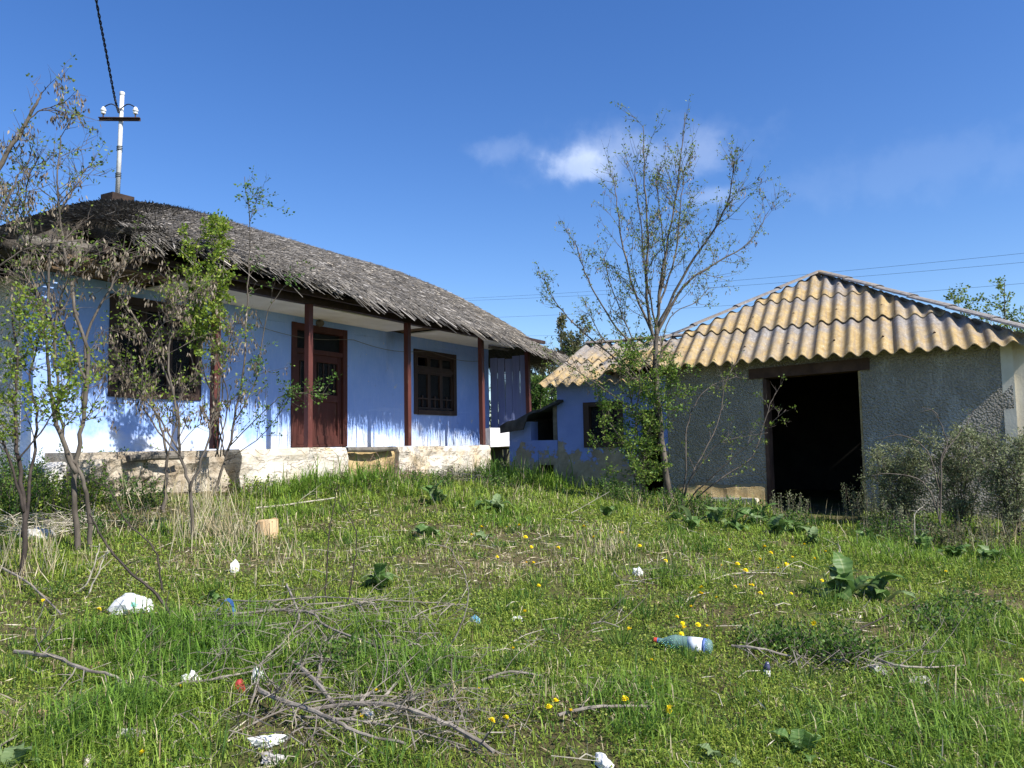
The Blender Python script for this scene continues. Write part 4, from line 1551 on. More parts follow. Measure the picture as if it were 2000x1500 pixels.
# --- climbing vine on the porch post
b0 = HF(-4.03, .12, 1.5)
vine = Tree('climbing_vine', 'bright yellow green vine climbing the porch post beside the larger window up to the thatch', 'vine', b0)
for k in range(4):
    pts = [HF(-4.03 - .72 * min(1, max(0, z - 2.2)) + .07 * math.sin(z * 4 + k * 1.6) + (k - 1.5) * .05 * (z - 1.4), .12 + .05 * math.cos(z * 4 + k * 1.6) + .62 * min(1, max(0, z - 2.2)), z) for z in np.linspace(1.5, 4.28 + .06 * k, 12)]
    p = vine.stem(pts, .010, .004, 5, 2)
    vine.sprout(p, 26, .26, 65, .1, 1, .45, .003, .95, sub=3, node=.045)
vine.finish(BARK, TWIG, (.62, 4, .046, .016, 'lime', .04, LEAF))

# --- weedy bushes against the shed's right wall
for (bx, by, h, w, lab) in ((1765, 1030, .95, .5, 'grey green wiry bush beside the right jamb of the shed doorway'),
                            (1875, 1040, 1.10, .55, 'tallest grey green bush against the shed wall below the sunlit corner'),
                            (1980, 1050, 1.05, .5, 'grey green bush at the right edge in front of the beige corner')):
    base = gp(bx, by)
    T = Tree('wiry_bush', lab, 'bush', base, 'bushes along the shed wall')
    for k in range(11):
        a = R.uniform(0, 6.28); rr = w * R.uniform(.3, 1.0)
        top = base + Vector((math.cos(a) * rr, math.sin(a) * rr * .5, h * R.uniform(.6, 1.05)))
        p = T.stem([base + Vector((math.cos(a) * .06, math.sin(a) * .06, -.05)), base.lerp(top, .5) + Vector((0, 0, .12)), top], .007, .002, 4, 4)
        T.sprout(p, 20, .30, 42, .5, 1, .08, .003, .95, sub=4, node=.04)
    T.finish(TWIG, TWIG, (.42, 3, .036, .008, 'grey', .03, LEAF))
base = gp(1835, 1062)
T = Tree('bare_sapling', 'pale bare sapling standing in front of the bushes by the shed', 'sapling', base)
for px_ in ([(1832, 980), (1838, 900), (1880, 840), (1905, 800)], [(1834, 960), (1810, 880), (1760, 850), (1720, 858)], [(1832, 1000), (1800, 940), (1740, 925), (1700, 930)], [(1838, 900), (1850, 870), (1830, 810), (1800, 795)]):
    p = T.stem([base] + pxs(px_, base.y, .1), .010, .003, 5)
    T.sprout(p, 5, .25, 40, .4, 0, .3, .003, .6)
T.finish(TWIG, TWIG, (.2, 2, .03, .009, 'grey', .02, LEAF))

# --- feathery green bush by the near house corner
base = gp(185, 925)
T = Tree('feathery_bush', 'dense rounded fresh green bush below the whitewashed house corner', 'bush', base)
for k in range(16):
    a = R.uniform(0, 6.28); rr = R.uniform(.05, .34)
    top = base + Vector((math.cos(a) * rr, math.sin(a) * rr, R.uniform(.35, .62)))
    p = T.stem([base - Vector((0, 0, .05)), base.lerp(top, .55) + Vector((0, 0, .04)), top], .006, .002, 4, 3)
    T.sprout(p, 14, .20, 45, .2, 1, .1, .0025, .95, sub=3, node=.035)
T.finish(TWIG, TWIG, (.8, 3, .035, .008, 'deep', .03, LEAF))

# --- things growing behind the buildings
def back_tree(name, label, base, h, w, pal, n, leafL, fr, stems=None, group=None):
    T = Tree(name, label, 'tree', base, group)
    for k in range(n):
        a = R.uniform(0, 6.28); rr = w * math.sqrt(R.random())
        top = base + Vector((math.cos(a) * rr, math.sin(a) * rr, h * R.uniform(.7, 1.0)))
        p = T.stem([base, base.lerp(top, .5) + Vector((0, 0, h * .08)), top], .03, .006, 5, 4)
        T.sprout(p, 16, h * .16, 42, .7, 1, .25, .008, .9, sub=4, node=.09)
    T.finish(BARK, TWIG, (fr, 4, leafL, leafL * .33, pal, .05, LEAF))


b = at(1955, 700, 17.0); b.z = Hf(b.x, b.y)
back_tree('leafing_tree', 'young tree with fresh leaf clusters rising behind the right end of the shed roof', b, 4.35, 1.0, 'young', 9, .065, .6)
b = at(1128, 700, 24.0); b.z = 1.0
back_tree('olive_green_tree', 'dense olive green tree behind the kitchen roof', b, 4.4, .7, 'olive', 12, .08, .9)
b = at(1085, 760, 22.0); b.z = 1.0
back_tree('grey_willow_bush', 'pale grey green bush in the gap between thatch and kitchen roof', b, 3.1, .9, 'grey', 14, .07, .9)
b = at(1045, 800, 20.5); b.z = 1.0
back_tree('dark_hedge_bush', 'dark green bush showing low between porch post and kitchen roof', b, 2.2, .8, 'deep', 12, .06, .9)
b = at(985, 800, 24.0); b.z = 1.0
back_tree('hidden_bush', 'green bush glimpsed through the gaps of the plank screen', b, 2.4, .9, 'deep', 10, .07, .9)

# ------------------------------------------------------------------ grass and ground cover
def in_house(x, y, mrg=0.0):
    dx, dy = x - HO.x, y - HO.y
    t = dx * HT.x + dy * HT.y; s = dx * HS.x + dy * HS.y
    return (t > -5.8 - mrg) & (t < 2.6 + mrg) & (s < .16 + mrg) & (s > -6) | (t > 2.5) & (t < 5) & (s < -.0) & (s > -6)


def in_shed(x, y, mrg=0.0):
    dx, dy = x - GO.x, y - GO.y
    t = dx * GT.x + dy * GT.y; s = dx * GN.x + dy * GN.y
    return ((s > .22 - mrg) & (t > AX0 - .1) & (t < WR + .06 + mrg)) | ((s > -.5) & (t > GD[0] + .15) & (t < GD[1] - .05) & (s < .5))


blob_cache = {}


def blobs(x, y, lst):
    v = np.zeros_like(x)
    for (px, py, r) in lst:
        if (px, py) not in blob_cache: blob_cache[(px, py)] = gp(px, py)
        c = blob_cache[(px, py)]
        v = np.maximum(v, np.exp(-((x - c.x) ** 2 + (y - c.y) ** 2) / (2 * r * r)))
    return v


DRY = [(1000, 1060, .7), (1060, 1095, .5), (900, 1110, .6), (1180, 1095, .35), (420, 1040, .4), (380, 1100, .45), (230, 1010, .5), (470, 1110, .35), (300, 960, .45), (620, 1030, .3),
       (1715, 1235, .22), (1960, 1390, .25), (60, 1400, .18), (760, 950, .5), (1330, 1110, .45), (1500, 1130, .4), (1130, 1380, .2), (860, 1390, .18)]
LUSH = [(560, 965, .55), (700, 960, .5), (1080, 930, .7), (1000, 950, .5), (250, 1260, .3), (420, 1290, .3), (820, 1330, .28), (1900, 1400, .5), (1750, 1440, .4), (600, 1010, .5), (1250, 1390, .3), (190, 1420, .25), (1150, 960, .6)]


def scatter(n, ylo, yhi, dens_pow, mrg=1.4):
    u = rng.random(n)
    e = 2 - dens_pow
    y = (ylo ** e + (yhi ** e - ylo ** e) * u) ** (1 / e)
    x = rng.uniform(-1, 1, n) * (.70 * y + mrg)
    k = ~in_house(x, y) & ~in_shed(x, y)
    return x[k], y[k]


def build_grass():
    x, y = scatter(620000, 2.6, 17.0, 1.6)
    n = len(x)
    d = y
    dry = np.clip(blobs(x, y, DRY) * 1.0 + (fbm(x * 1.1 + 40, y * 1.1) - .52) * 1.6, 0, 1)
    lush = np.clip(blobs(x, y, LUSH) + (fbm(x * .8 + 9, y * .8 + 70) - .50) * 2.0, 0, 1)
    tuft = fbm(x * 3.2 + 5, y * 3.2 + 2, 3)
    bare = np.clip((fbm(x * .9 + 31, y * .9 + 55) - .56) * 6, 0, 1)
    keepp = np.clip(.95 - .6 * dry * (1 - lush) - .4 * bare * (1 - lush), .10, 1) * np.clip(2.4 * (tuft - .22), .1, 1.3)
    k = rng.random(n) < keepp
    x, y, dry, lush, tuft = x[k], y[k], dry[k], lush[k], tuft[k]
    n = len(x)
    z = H(x, y)
    L = rng.gamma(5, .2, n) * (.030 + .10 * lush ** 1.5 + .07 * np.clip(tuft - .42, 0, 1)) * (1 + 1.3 * sstep(8.0, 11.5, y))
    wd = (.0018 + .0008 * rng.random(n)) * (1 + .16 * np.maximum(y - 4, 0)) * (1 + .3 * lush)
    th = rng.uniform(0, 2 * np.pi, n)
    lean = np.abs(rng.normal(.75, .5, n))
    # some wind/trample alignment
    dx, dy = np.cos(th), np.sin(th)
    sx, sy = -dy * wd, dx * wd
    V = np.empty((n, 5, 3), np.float32)
    V[:, 0] = np.stack([x - sx, y - sy, z - .008], -1); V[:, 1] = np.stack([x + sx, y + sy, z - .008], -1)
    mx, my, mz = x + dx * L * lean * .35, y + dy * L * lean * .35, z + L * .58
    V[:, 2] = np.stack([mx + sx * .8, my + sy * .8, mz], -1); V[:, 3] = np.stack([mx - sx * .8, my - sy * .8, mz], -1)
    V[:, 4] = np.stack([x + dx * L * lean, y + dy * L * lean, z + L * (1 - .45 * np.minimum(lean, 1.6))], -1)
    b = (np.arange(n) * 5)[:, None]
    F = np.concatenate([b + np.array([[0, 1, 2]]), b + np.array([[0, 2, 3]]), b + np.array([[3, 2, 4]])], 1).reshape(-1, 3)
    g1 = np.array([.12, .22, .027]); g2 = np.array([.225, .30, .04]); g3 = np.array([.055, .125, .018]); st = np.array([.52, .45, .28]); br = np.array([.22, .16, .09])
    r1 = rng.random((n, 1))
    c = g2 * (1 - lush[:, None]) + g1 * lush[:, None]
    c = np.where(r1 < .22, g3, c)
    pd = np.clip(.05 + .5 * dry * (1 - .75 * lush), 0, 1)
    r2 = rng.random(n)
    c = np.where((r2 < pd)[:, None], st * rng.uniform(.6, 1.1, (n, 1)), c)
    c = np.where((r2 < pd * .3)[:, None], br, c)
    c = c * rng.uniform(.85, 1.5, (n, 1))
    o = npmesh('grass', V.reshape(-1, 3), F, GRASS, col=np.repeat(c, 5, 0))
    tag(o, 'uneven green and straw coloured grass covering the yard', 'grass', kind='stuff')
    # small-leaved ground cover between the blades
    x, y = scatter(420000, 2.6, 15.0, 1.6)
    n = len(x)
    cov = fbm(x * 1.5 + 80, y * 1.5 + 12) + .12 * blobs(x, y, [(1250, 1300, 1.2), (1100, 1400, .8), (1500, 1350, 1.0), (700, 1250, .8)])
    dry = blobs(x, y, DRY)
    k = (cov - .25 * dry > .51) | (rng.random(n) < .18)
    x, y = x[k], y[k]; n = len(x)
    z = H(x, y) + rng.uniform(.004, .05, n)
    P = np.stack([x, y, z], -1)
    D = rng.normal(size=(n, 3)); D[:, 2] = np.abs(D[:, 2]) * .35 + .1
    sc = 1 + .14 * np.maximum(y - 4, 0)
    o = leaf_mesh('ground_cover', P, D, rng.uniform(.009, .020, n) * sc, rng.uniform(.003, .0065, n) * sc, [(.22, .29, .04), (.16, .24, .03), (.30, .34, .06), (.085, .15, .022)], LEAF, None)
    tag(o, 'low yellow green clover-like cover growing among the grass', 'ground cover', kind='stuff')
    # dry litter lying flat: straw, leaf bits
    x, y = scatter(36000, 2.6, 13.0, 1.5)
    dd = np.clip(blobs(x, y, DRY) + (fbm(x * 1.1 + 40, y * 1.1) - .5) * 1.6, 0, 1)
    k = rng.random(len(x)) < .10 + .8 * dd
    x, y = x[k], y[k]; n = len(x)
    P = np.stack([x, y, H(x, y) + rng.uniform(.004, .04, n)], -1)
    D = rng.normal(size=(n, 3)); D[:, 2] *= .15
    o = leaf_mesh('dry_litter', P, D, rng.uniform(.04, .14, n), rng.uniform(.0016, .004, n) * (1 + .1 * np.maximum(y - 4, 0)), [(.50, .43, .30), (.36, .28, .18), (.60, .54, .42), (.19, .14, .09)], SAMARA, None)
    tag(o, 'dry straw and leaf litter lying in the grass', 'litter', kind='stuff')
    # tall dry stalks
    Ps, Ds, Ls, Ws = [], [], [], []
    for (px, py, r, m_, h) in ((425, 1050, .22, 230, .46), (395, 1000, .25, 130, .5), (455, 1075, .25, 130, .32), (1190, 1085, .16, 60, .32), (30, 1100, .2, 120, .4), (60, 1130, .25, 90, .3), (280, 1040, .25, 90, .3), (1150, 1110, .4, 60, .2),
                              (560, 1110, .5, 160, .22), (1350, 1000, .5, 110, .3), (1560, 1020, .4, 60, .3), (1840, 1060, .5, 110, .32), (1960, 1060, .4, 90, .35), (840, 960, .8, 160, .25), (330, 940, .3, 120, .4)):
        c = gp(px, py)
        for _ in range(m_):
            xx = c.x + R.gauss(0, r); yy = c.y + R.gauss(0, r)
            Ps.append((xx, yy, Hf(xx, yy) - .01)); Ds.append((R.gauss(0, .28), R.gauss(0, .28), 1)); Ls.append(h * R.uniform(.4, 1.2)); Ws.append(.0032)
    Ps = np.array(Ps); k = ~in_house(Ps[:, 0], Ps[:, 1]) & ~in_shed(Ps[:, 0], Ps[:, 1])
    o = leaf_mesh('dry_stalks', Ps[k], np.array(Ds)[k], np.array(Ls)[k], np.array(Ws)[k], [(.46, .39, .24), (.38, .31, .18), (.55, .49, .34)], SAMARA, None)
    tag(o, 'tall straw coloured dry stalks standing in tufts', 'dry stalks', kind='stuff')


build_grass()

# ------------------------------------------------------------------ broad-leaved weeds, each leaf a part
def leafblade(name, L, W, curl, wav, seed):
    rr = random.Random(seed)
    n = 9
    V = []; F = []
    for i in range(n + 1):
        u = i / n
        w = W * (math.sin(math.pi * min(1, u * .93 + .07)) ** .75) * (1 + .14 * math.sin(u * 17 + seed)) * (0.18 if u < .12 else 1)
        z = L * (.62 * math.sin(u * 1.7) - curl * u * u)
        x = L * u * (1 - .12 * u)
        for k in (-1, -.5, 0, .5, 1):
            V.append((x, k * w, z + abs(k) * w * .22 + wav * math.sin(u * 14 + k * 4 + seed) * abs(k)))
    for i in range(n):
        for k in range(4):
            F.append((i * 5 + k, (i + 1) * 5 + k, (i + 1) * 5 + k + 1, i * 5 + k + 1))
    me = bpy.data.meshes.new(name)
    me.from_pydata(V, [], F); me.update()
    for p in me.polygons: p.use_smooth = True
    return me


def leafmat(name, c1, c2, trans=.3):
    m = Mat(name)
    w = m.n.new('ShaderNodeTexWave'); m.l.new(m.vec((1, 1, 1)), w.inputs['Vector'])
    w.inputs['Scale'].default_value = 9; w.inputs['Distortion'].default_value = 3
    y = m.sep()[1]
    rib = m.ramp(m.math('ABSOLUTE', y), [(.0, .75), (.006, 0.0)])
    c = m.ramp(m.noise(14), [(.3, c1), (.7, c2)])
    c = m.mix(rib, c, (.30, .36, .14))
    m.col(c, .5, .35); m.bump(w.outputs[0], .35, .008)
    t = m.n.new('ShaderNodeBsdfTranslucent'); m.l.new(c, t.inputs[0])
    x = m.n.new('ShaderNodeMixShader'); x.inputs[0].default_value = trans
    m.l.new(m.b.outputs[0], x.inputs[1]); m.l.new(t.outputs[0], x.inputs[2]); m.l.new(x.outputs[0], m.out.inputs[0])
    return m.m


DOCK = leafmat('dock_leaf', (.075, .155, .035), (.13, .22, .055))
DOCK2 = leafmat('pale_dock_leaf', (.14, .21, .08), (.21, .28, .12))
BLADES = [leafblade('leaf', .30, .075, .55, .010, 1), leafblade('leaf', .36, .060, .35, .012, 4), leafblade('leaf', .24, .070, .7, .008, 8)]
for b_ in BLADES: b_.materials.append(DOCK)
BLADES2 = [b_.copy() for b_ in BLADES]
for b_ in BLADES2: b_.materials.clear(); b_.materials.append(DOCK2)


def rosette(px, py, scale, n, label, group=None, pale=.25, upright=.0):
    base = gp(px, py)
    root = thing('broadleaf_weed', label, 'weed', base, group)
    a0 = R.uniform(0, 6)
    for k in range(n):
        me = R.choice(BLADES2 if R.random() < pale else BLADES)
        o = new_obj('leaf', me, root)
        s = scale * R.uniform(.7, 1.15)
        o.scale = (s, s, s)
        o.rotation_euler = (R.gauss(0, .25), R.uniform(-.75, .05) - upright, a0 + k * 2.4 + R.gauss(0, .3))
        o.location = (R.gauss(0, .015), R.gauss(0, .015), -.01)
    return root


rosette(1655, 1172, 1.05, 12, 'large dark broadleaf weed right of the plastic bottle', upright=.15)
rosette(1715, 1180, .8, 7, 'smaller broadleaf weed touching the large dark one on its right')
rosette(742, 1150, .75, 8, 'broadleaf weed with grey green leaves behind the brush heap', pale=.6)
rosette(962, 1000, 1.0, 11, 'silvery broadleaf weed in the grass below the far end of the porch', pale=.7)
rosette(838, 1052, .7, 8, 'broadleaf weed in the grass in front of the second window', pale=.4)
rosette(855, 985, .9, 10, 'upright dark weed against the plinth right of the door', upright=.3)
rosette(945, 1055, .5, 7, 'small broadleaf weed among the dandelions in mid yard', pale=.5)
rosette(1185, 1012, .7, 8, 'broadleaf weed left of the tall tree foot', upright=.4)
rosette(22, 1512, .62, 5, 'big pale leaf cut off by the lower left corner', pale=1.0)
rosette(425, 1182, .45, 5, 'small leafy weed behind the blue strap', upright=.4)
rosette(1395, 1490, .4, 5, 'broad leaves at the bottom edge below the bottle', pale=.7)
rosette(1570, 1480, .42, 6, 'dark broad leaves at the lower edge right of the bottle', pale=.1)
SHL = ['broadleaf weed second from the tall tree along the shed', 'broadleaf weed below the clay plinth of the shed', 'broadleaf weed below the middle of the left shed wall',
       'largest broadleaf weed left of the shed doorway', 'broadleaf weed at the left corner of the shed doorway', 'broadleaf weed spilling in front of the doorway', 'last weed of the row, in front of the dark doorway',
       'broadleaf weed touching the foot of the tall tree', 'broadleaf weed at the right jamb of the doorway', 'broadleaf weed left of the pale bare sapling by the bushes', 'broadleaf weed right of the pale bare sapling by the bushes', 'broadleaf weed below the sunlit corner of the shed']
for k, (px, py, s) in enumerate(((1352, 1035, .85), (1398, 1028, .95), (1440, 1040, .85), (1480, 1030, 1.0), (1520, 1050, .9), (1556, 1045, .8), (1590, 1065, .7), (1320, 1020, .7), (1700, 1068, .7), (1800, 1082, .75), (1870, 1095, .7), (1935, 1100, .7))):
    rosette(px, py, s, 9, SHL[k], 'weeds along the foot of the shed', upright=.25)


def clump(px, py, r, h, n, pal, name, label, group, L=.035, W=.010):
    base = gp(px, py)
    T = Tree(name, label, 'weed', base, group)
    for k in range(n):
        a = R.uniform(0, 6.28); q = r * math.sqrt(R.random())
        fx, fy = base.x + math.cos(a) * q, base.y + math.sin(a) * q
        foot = Vector((fx, fy, Hf(fx, fy) - .02))
        top = foot + Vector((R.gauss(0, .05), R.gauss(0, .05), h * R.uniform(.5, 1.1)))
        T.stem([foot, foot.lerp(top, .5) + Vector((R.gauss(0, .02), R.gauss(0, .02), 0)), top], .0035, .0015, 4, 2)
        d = (top - foot)
        m_ = max(3, int(d.length / .028))
        for j in range(1, m_ + 1):
            T.nodes.append(foot + d * (j / m_)); T.dirs.append(d.normalized())
    T.finish(TWIG, TWIG, (1.0, 3, L, W, pal, .02, LEAF), stems=True)


K = 0
for lab, (px, py, r, h, n, pal) in zip(['green weeds in front of the oven annex', 'tallest green weeds before the hole in the kitchen wall', 'green weeds under the kitchen window', 'green weeds in the corner between porch plinth and annex', 'green weeds between kitchen wall and leafy shrub'], ((1010, 945, .35, .34, 60, 'deep'), (1075, 940, .4, .36, 70, 'deep'), (1130, 950, .4, .34, 60, 'deep'), (980, 960, .3, .26, 40, 'deep'), (1190, 975, .35, .28, 40, 'deep'))):
    clump(px, py, r, h, n, pal, 'leafy_weed_clump', lab, 'green weeds by the kitchen wall')
for lab, (px, py, r, h, n, pal) in zip(['low green weeds below the left part of the whitewashed plinth', 'yellow green weeds at the plinth left of the door', 'low green weeds below the door', 'green weeds at the plinth between door and second window', 'olive weeds at the plinth below the second window'], ((560, 950, .4, .22, 60, 'deep'), (500, 965, .35, .24, 40, 'lime'), (620, 955, .35, .18, 40, 'deep'), (840, 955, .4, .25, 50, 'deep'), (905, 945, .35, .25, 40, 'olive'))):
    clump(px, py, r, h, n, pal, 'leafy_weed_clump', lab, 'green weeds by the plinth')
for lab, (px, py, r, h, n, pal) in zip(['green weeds right of the forked tree on the bank', 'yellow green weeds left of the forked tree', 'green weeds at the left edge of the bank', 'low green weeds at the foot of the leaning tree', 'green weeds below the log at the near plinth'], ((255, 990, .4, .28, 50, 'deep'), (110, 1000, .45, .35, 60, 'lime'), (20, 1010, .4, .4, 50, 'deep'), (195, 1040, .3, .2, 30, 'deep'), (240, 945, .35, .3, 50, 'deep'))):
    clump(px, py, r, h, n, pal, 'leafy_weed_clump', lab, 'green weeds under the thicket')
for lab, (px, py, r, h, n, pal) in zip(['dark round-leaved weeds left of the middle of the brush heap', 'dark round-leaved weeds in the middle of the brush heap', 'small dark weeds near the red cup'], ((650, 1290, .18, .12, 60, 'deep'), (690, 1310, .2, .13, 70, 'deep'), (560, 1310, .12, .1, 30, 'deep'))):
    clump(px, py, r, h, n, pal, 'leafy_weed_clump', lab, 'dark weeds in the brush heap', .022, .010)
for lab, (px, py, r, h, n, pal) in zip(['dark leafy weeds just right of the bottle', 'dark leafy weeds above the grey stick', 'dark leafy weeds left of the whitish rubble', 'dark leafy weeds nearer the right edge', 'dark leafy weeds highest towards the right edge', 'small dark weeds below the large broadleaf weed'], ((1510, 1265, .2, .13, 70, 'deep'), (1580, 1275, .22, .14, 80, 'deep'), (1660, 1290, .14, .15, 60, 'deep'), (1850, 1230, .28, .14, 80, 'deep'), (1900, 1200, .25, .14, 70, 'deep'), (1640, 1250, .15, .1, 30, 'deep'))):
    clump(px, py, r, h, n, pal, 'leafy_weed_clump', lab, 'dark weeds right of the bottle', .022, .010)
for lab, (px, py, r, h, n, pal) in zip(['wiry weeds at the left side of the shed doorway', 'wiry weeds at the right side of the shed doorway', 'wiry weeds in front of the first bush by the shed'], ((1540, 1020, .25, .4, 26, 'grey'), (1700, 1020, .3, .5, 40, 'grey'), (1760, 1050, .35, .4, 40, 'grey'))):
    clump(px, py, r, h, n, pal, 'leafy_weed_clump', lab, 'wiry weeds at the shed doorway', .028, .006)

for lab, (px, py, r, h, n, pal) in zip(['green weeds crowding the clay plinth of the shed', 'green weeds at the left edge of the dark doorway', 'tall green weeds right of the tall tree foot', 'green weeds below the bushes by the shed', 'green weeds at the right edge below the bushes',
                                        'green weeds in front of the broken plinth section', 'tall green weeds at the far end of the porch plinth', 'green weeds left of the tall tree on the shaded slope'],
                                       ((1420, 1015, .4, .26, 60, 'deep'), (1530, 1035, .35, .24, 50, 'deep'), (1345, 1005, .35, .30, 50, 'deep'), (1780, 1060, .5, .28, 60, 'deep'), (1930, 1075, .5, .3, 60, 'olive'), (700, 965, .4, .2, 50, 'lime'), (960, 930, .35, .34, 60, 'deep'), (1225, 985, .35, .3, 50, 'deep'))):
    clump(px, py, r, h, n, pal, 'leafy_weed_clump', lab, 'green weeds along the buildings')

TP, TD, TL, TW = [], [], [], []
for _ in range(230):
    yy = 3.0 + 9.0 * R.random() ** 1.1; xx = R.uniform(-.72, .72) * yy
    if bool(in_house(np.array(xx), np.array(yy), .05)) or bool(in_shed(np.array(xx), np.array(yy), .05)): continue
    hh_ = R.uniform(.07, .17)
    for _k in range(R.randint(18, 45)):
        px_, py_ = xx + R.gauss(0, .035), yy + R.gauss(0, .035)
        TP.append((px_, py_, Hf(px_, py_) - .01)); TD.append(((px_ - xx) * 9 + R.gauss(0, .25), (py_ - yy) * 9 + R.gauss(0, .25), 1.0)); TL.append(hh_ * R.uniform(.6, 1.25)); TW.append(.0024 * (1 + .08 * yy))
tf = leaf_mesh('grass_tufts', TP, TD, np.array(TL), np.array(TW), [(.07, .16, .02), (.10, .20, .03), (.05, .11, .02), (.15, .22, .04)], GRASS, None)
tag(tf, 'taller dark green tufts standing out of the short grass', 'grass', kind='stuff')

for lab, (px, py, r, h, n, pal) in zip(['leafy green weeds hiding the left part of the crumbled plinth', 'leafy green weeds under the log sill', 'leafy green weeds between the two left trunks', 'yellow green weeds at the right end of the crumbled plinth', 'tall leafy weeds at the left edge below the end wall'],
                                       ((215, 955, .45, .42, 80, 'deep'), (290, 945, .4, .34, 70, 'mixed'), (110, 985, .5, .45, 80, 'mixed'), (410, 950, .4, .32, 60, 'lime'), (25, 960, .5, .5, 80, 'deep'))):
    clump(px, py, r, h, n, pal, 'leafy_weed_clump', lab, 'green weeds along the near plinth')

# ------------------------------------------------------------------ fallen branches
def branch(px_, r0, label, r1=.004, twigs=6, z=.03, arch=0.0, mat=None, tw=.33, up=.2, group='cut branches lying in the grass', name='fallen_branch'):
    pts = []
    n = len(px_)
    for i, (x, y) in enumerate(px_):
        u = i / (n - 1)
        pts.append(gp(x, y, z + r0 + arch * math.sin(math.pi * u)))
    p = smooth_path(pts, 5)
    loc = p[0].copy(); loc.z = Hf(loc.x, loc.y)
    m_ = len(p)
    j = r0 * .22
    p = [q + Vector((R.gauss(0, j), R.gauss(0, j), R.gauss(0, j * .6))) for q in p]
    mb = MB()
    mb.tube(p, [(r0 + (r1 - r0) * (i / (m_ - 1))) * R.uniform(.88, 1.12) for i in range(m_)], 7)
    for _ in range(twigs):
        f = R.uniform(.12, .98); i = min(int(f * (m_ - 1)), m_ - 2)
        t = (p[i + 1] - p[i]).normalized()
        q = Matrix.Rotation(R.uniform(0, 6.28), 3, t) @ t.orthogonal().normalized()
        d = (t * .75 + q * .65 + Vector((0, 0, up * .5))).normalized()
        ln = tw * R.uniform(.4, 1.4)
        tp = [p[i]]
        for _k in range(5):
            d = (d + Vector((R.gauss(0, .2), R.gauss(0, .2), R.gauss(-.02, .15)))).normalized()
            nx = tp[-1] + d * ln / 5
            nx.z = max(nx.z, Hf(nx.x, nx.y) + .008)
            tp.append(nx)
        rr = max(.0022, (r0 + (r1 - r0) * f) * .38)
        mb.tube(tp, [rr * (1 - .13 * k) for k in range(6)], 4, False)
        for _q in range(2):
            k = R.randint(1, 4); d2 = (tp[k + 1] - tp[k]).normalized() + Vector((R.gauss(0, .6), R.gauss(0, .6), R.gauss(.1, .4)))
            e = tp[k] + d2.normalized() * ln * .35
            e.z = max(e.z, Hf(e.x, e.y) + .006)
            mb.tube([tp[k], (tp[k] + e) / 2 + Vector((R.gauss(0, .01), 0, R.gauss(0, .01))), e], [rr * .6, rr * .5, rr * .3], 3, False)
    o = mb.build(name, mat or DEADWOOD, None, loc=loc, smooth=False)
    tag(o, label, 'branch', group)
    return o


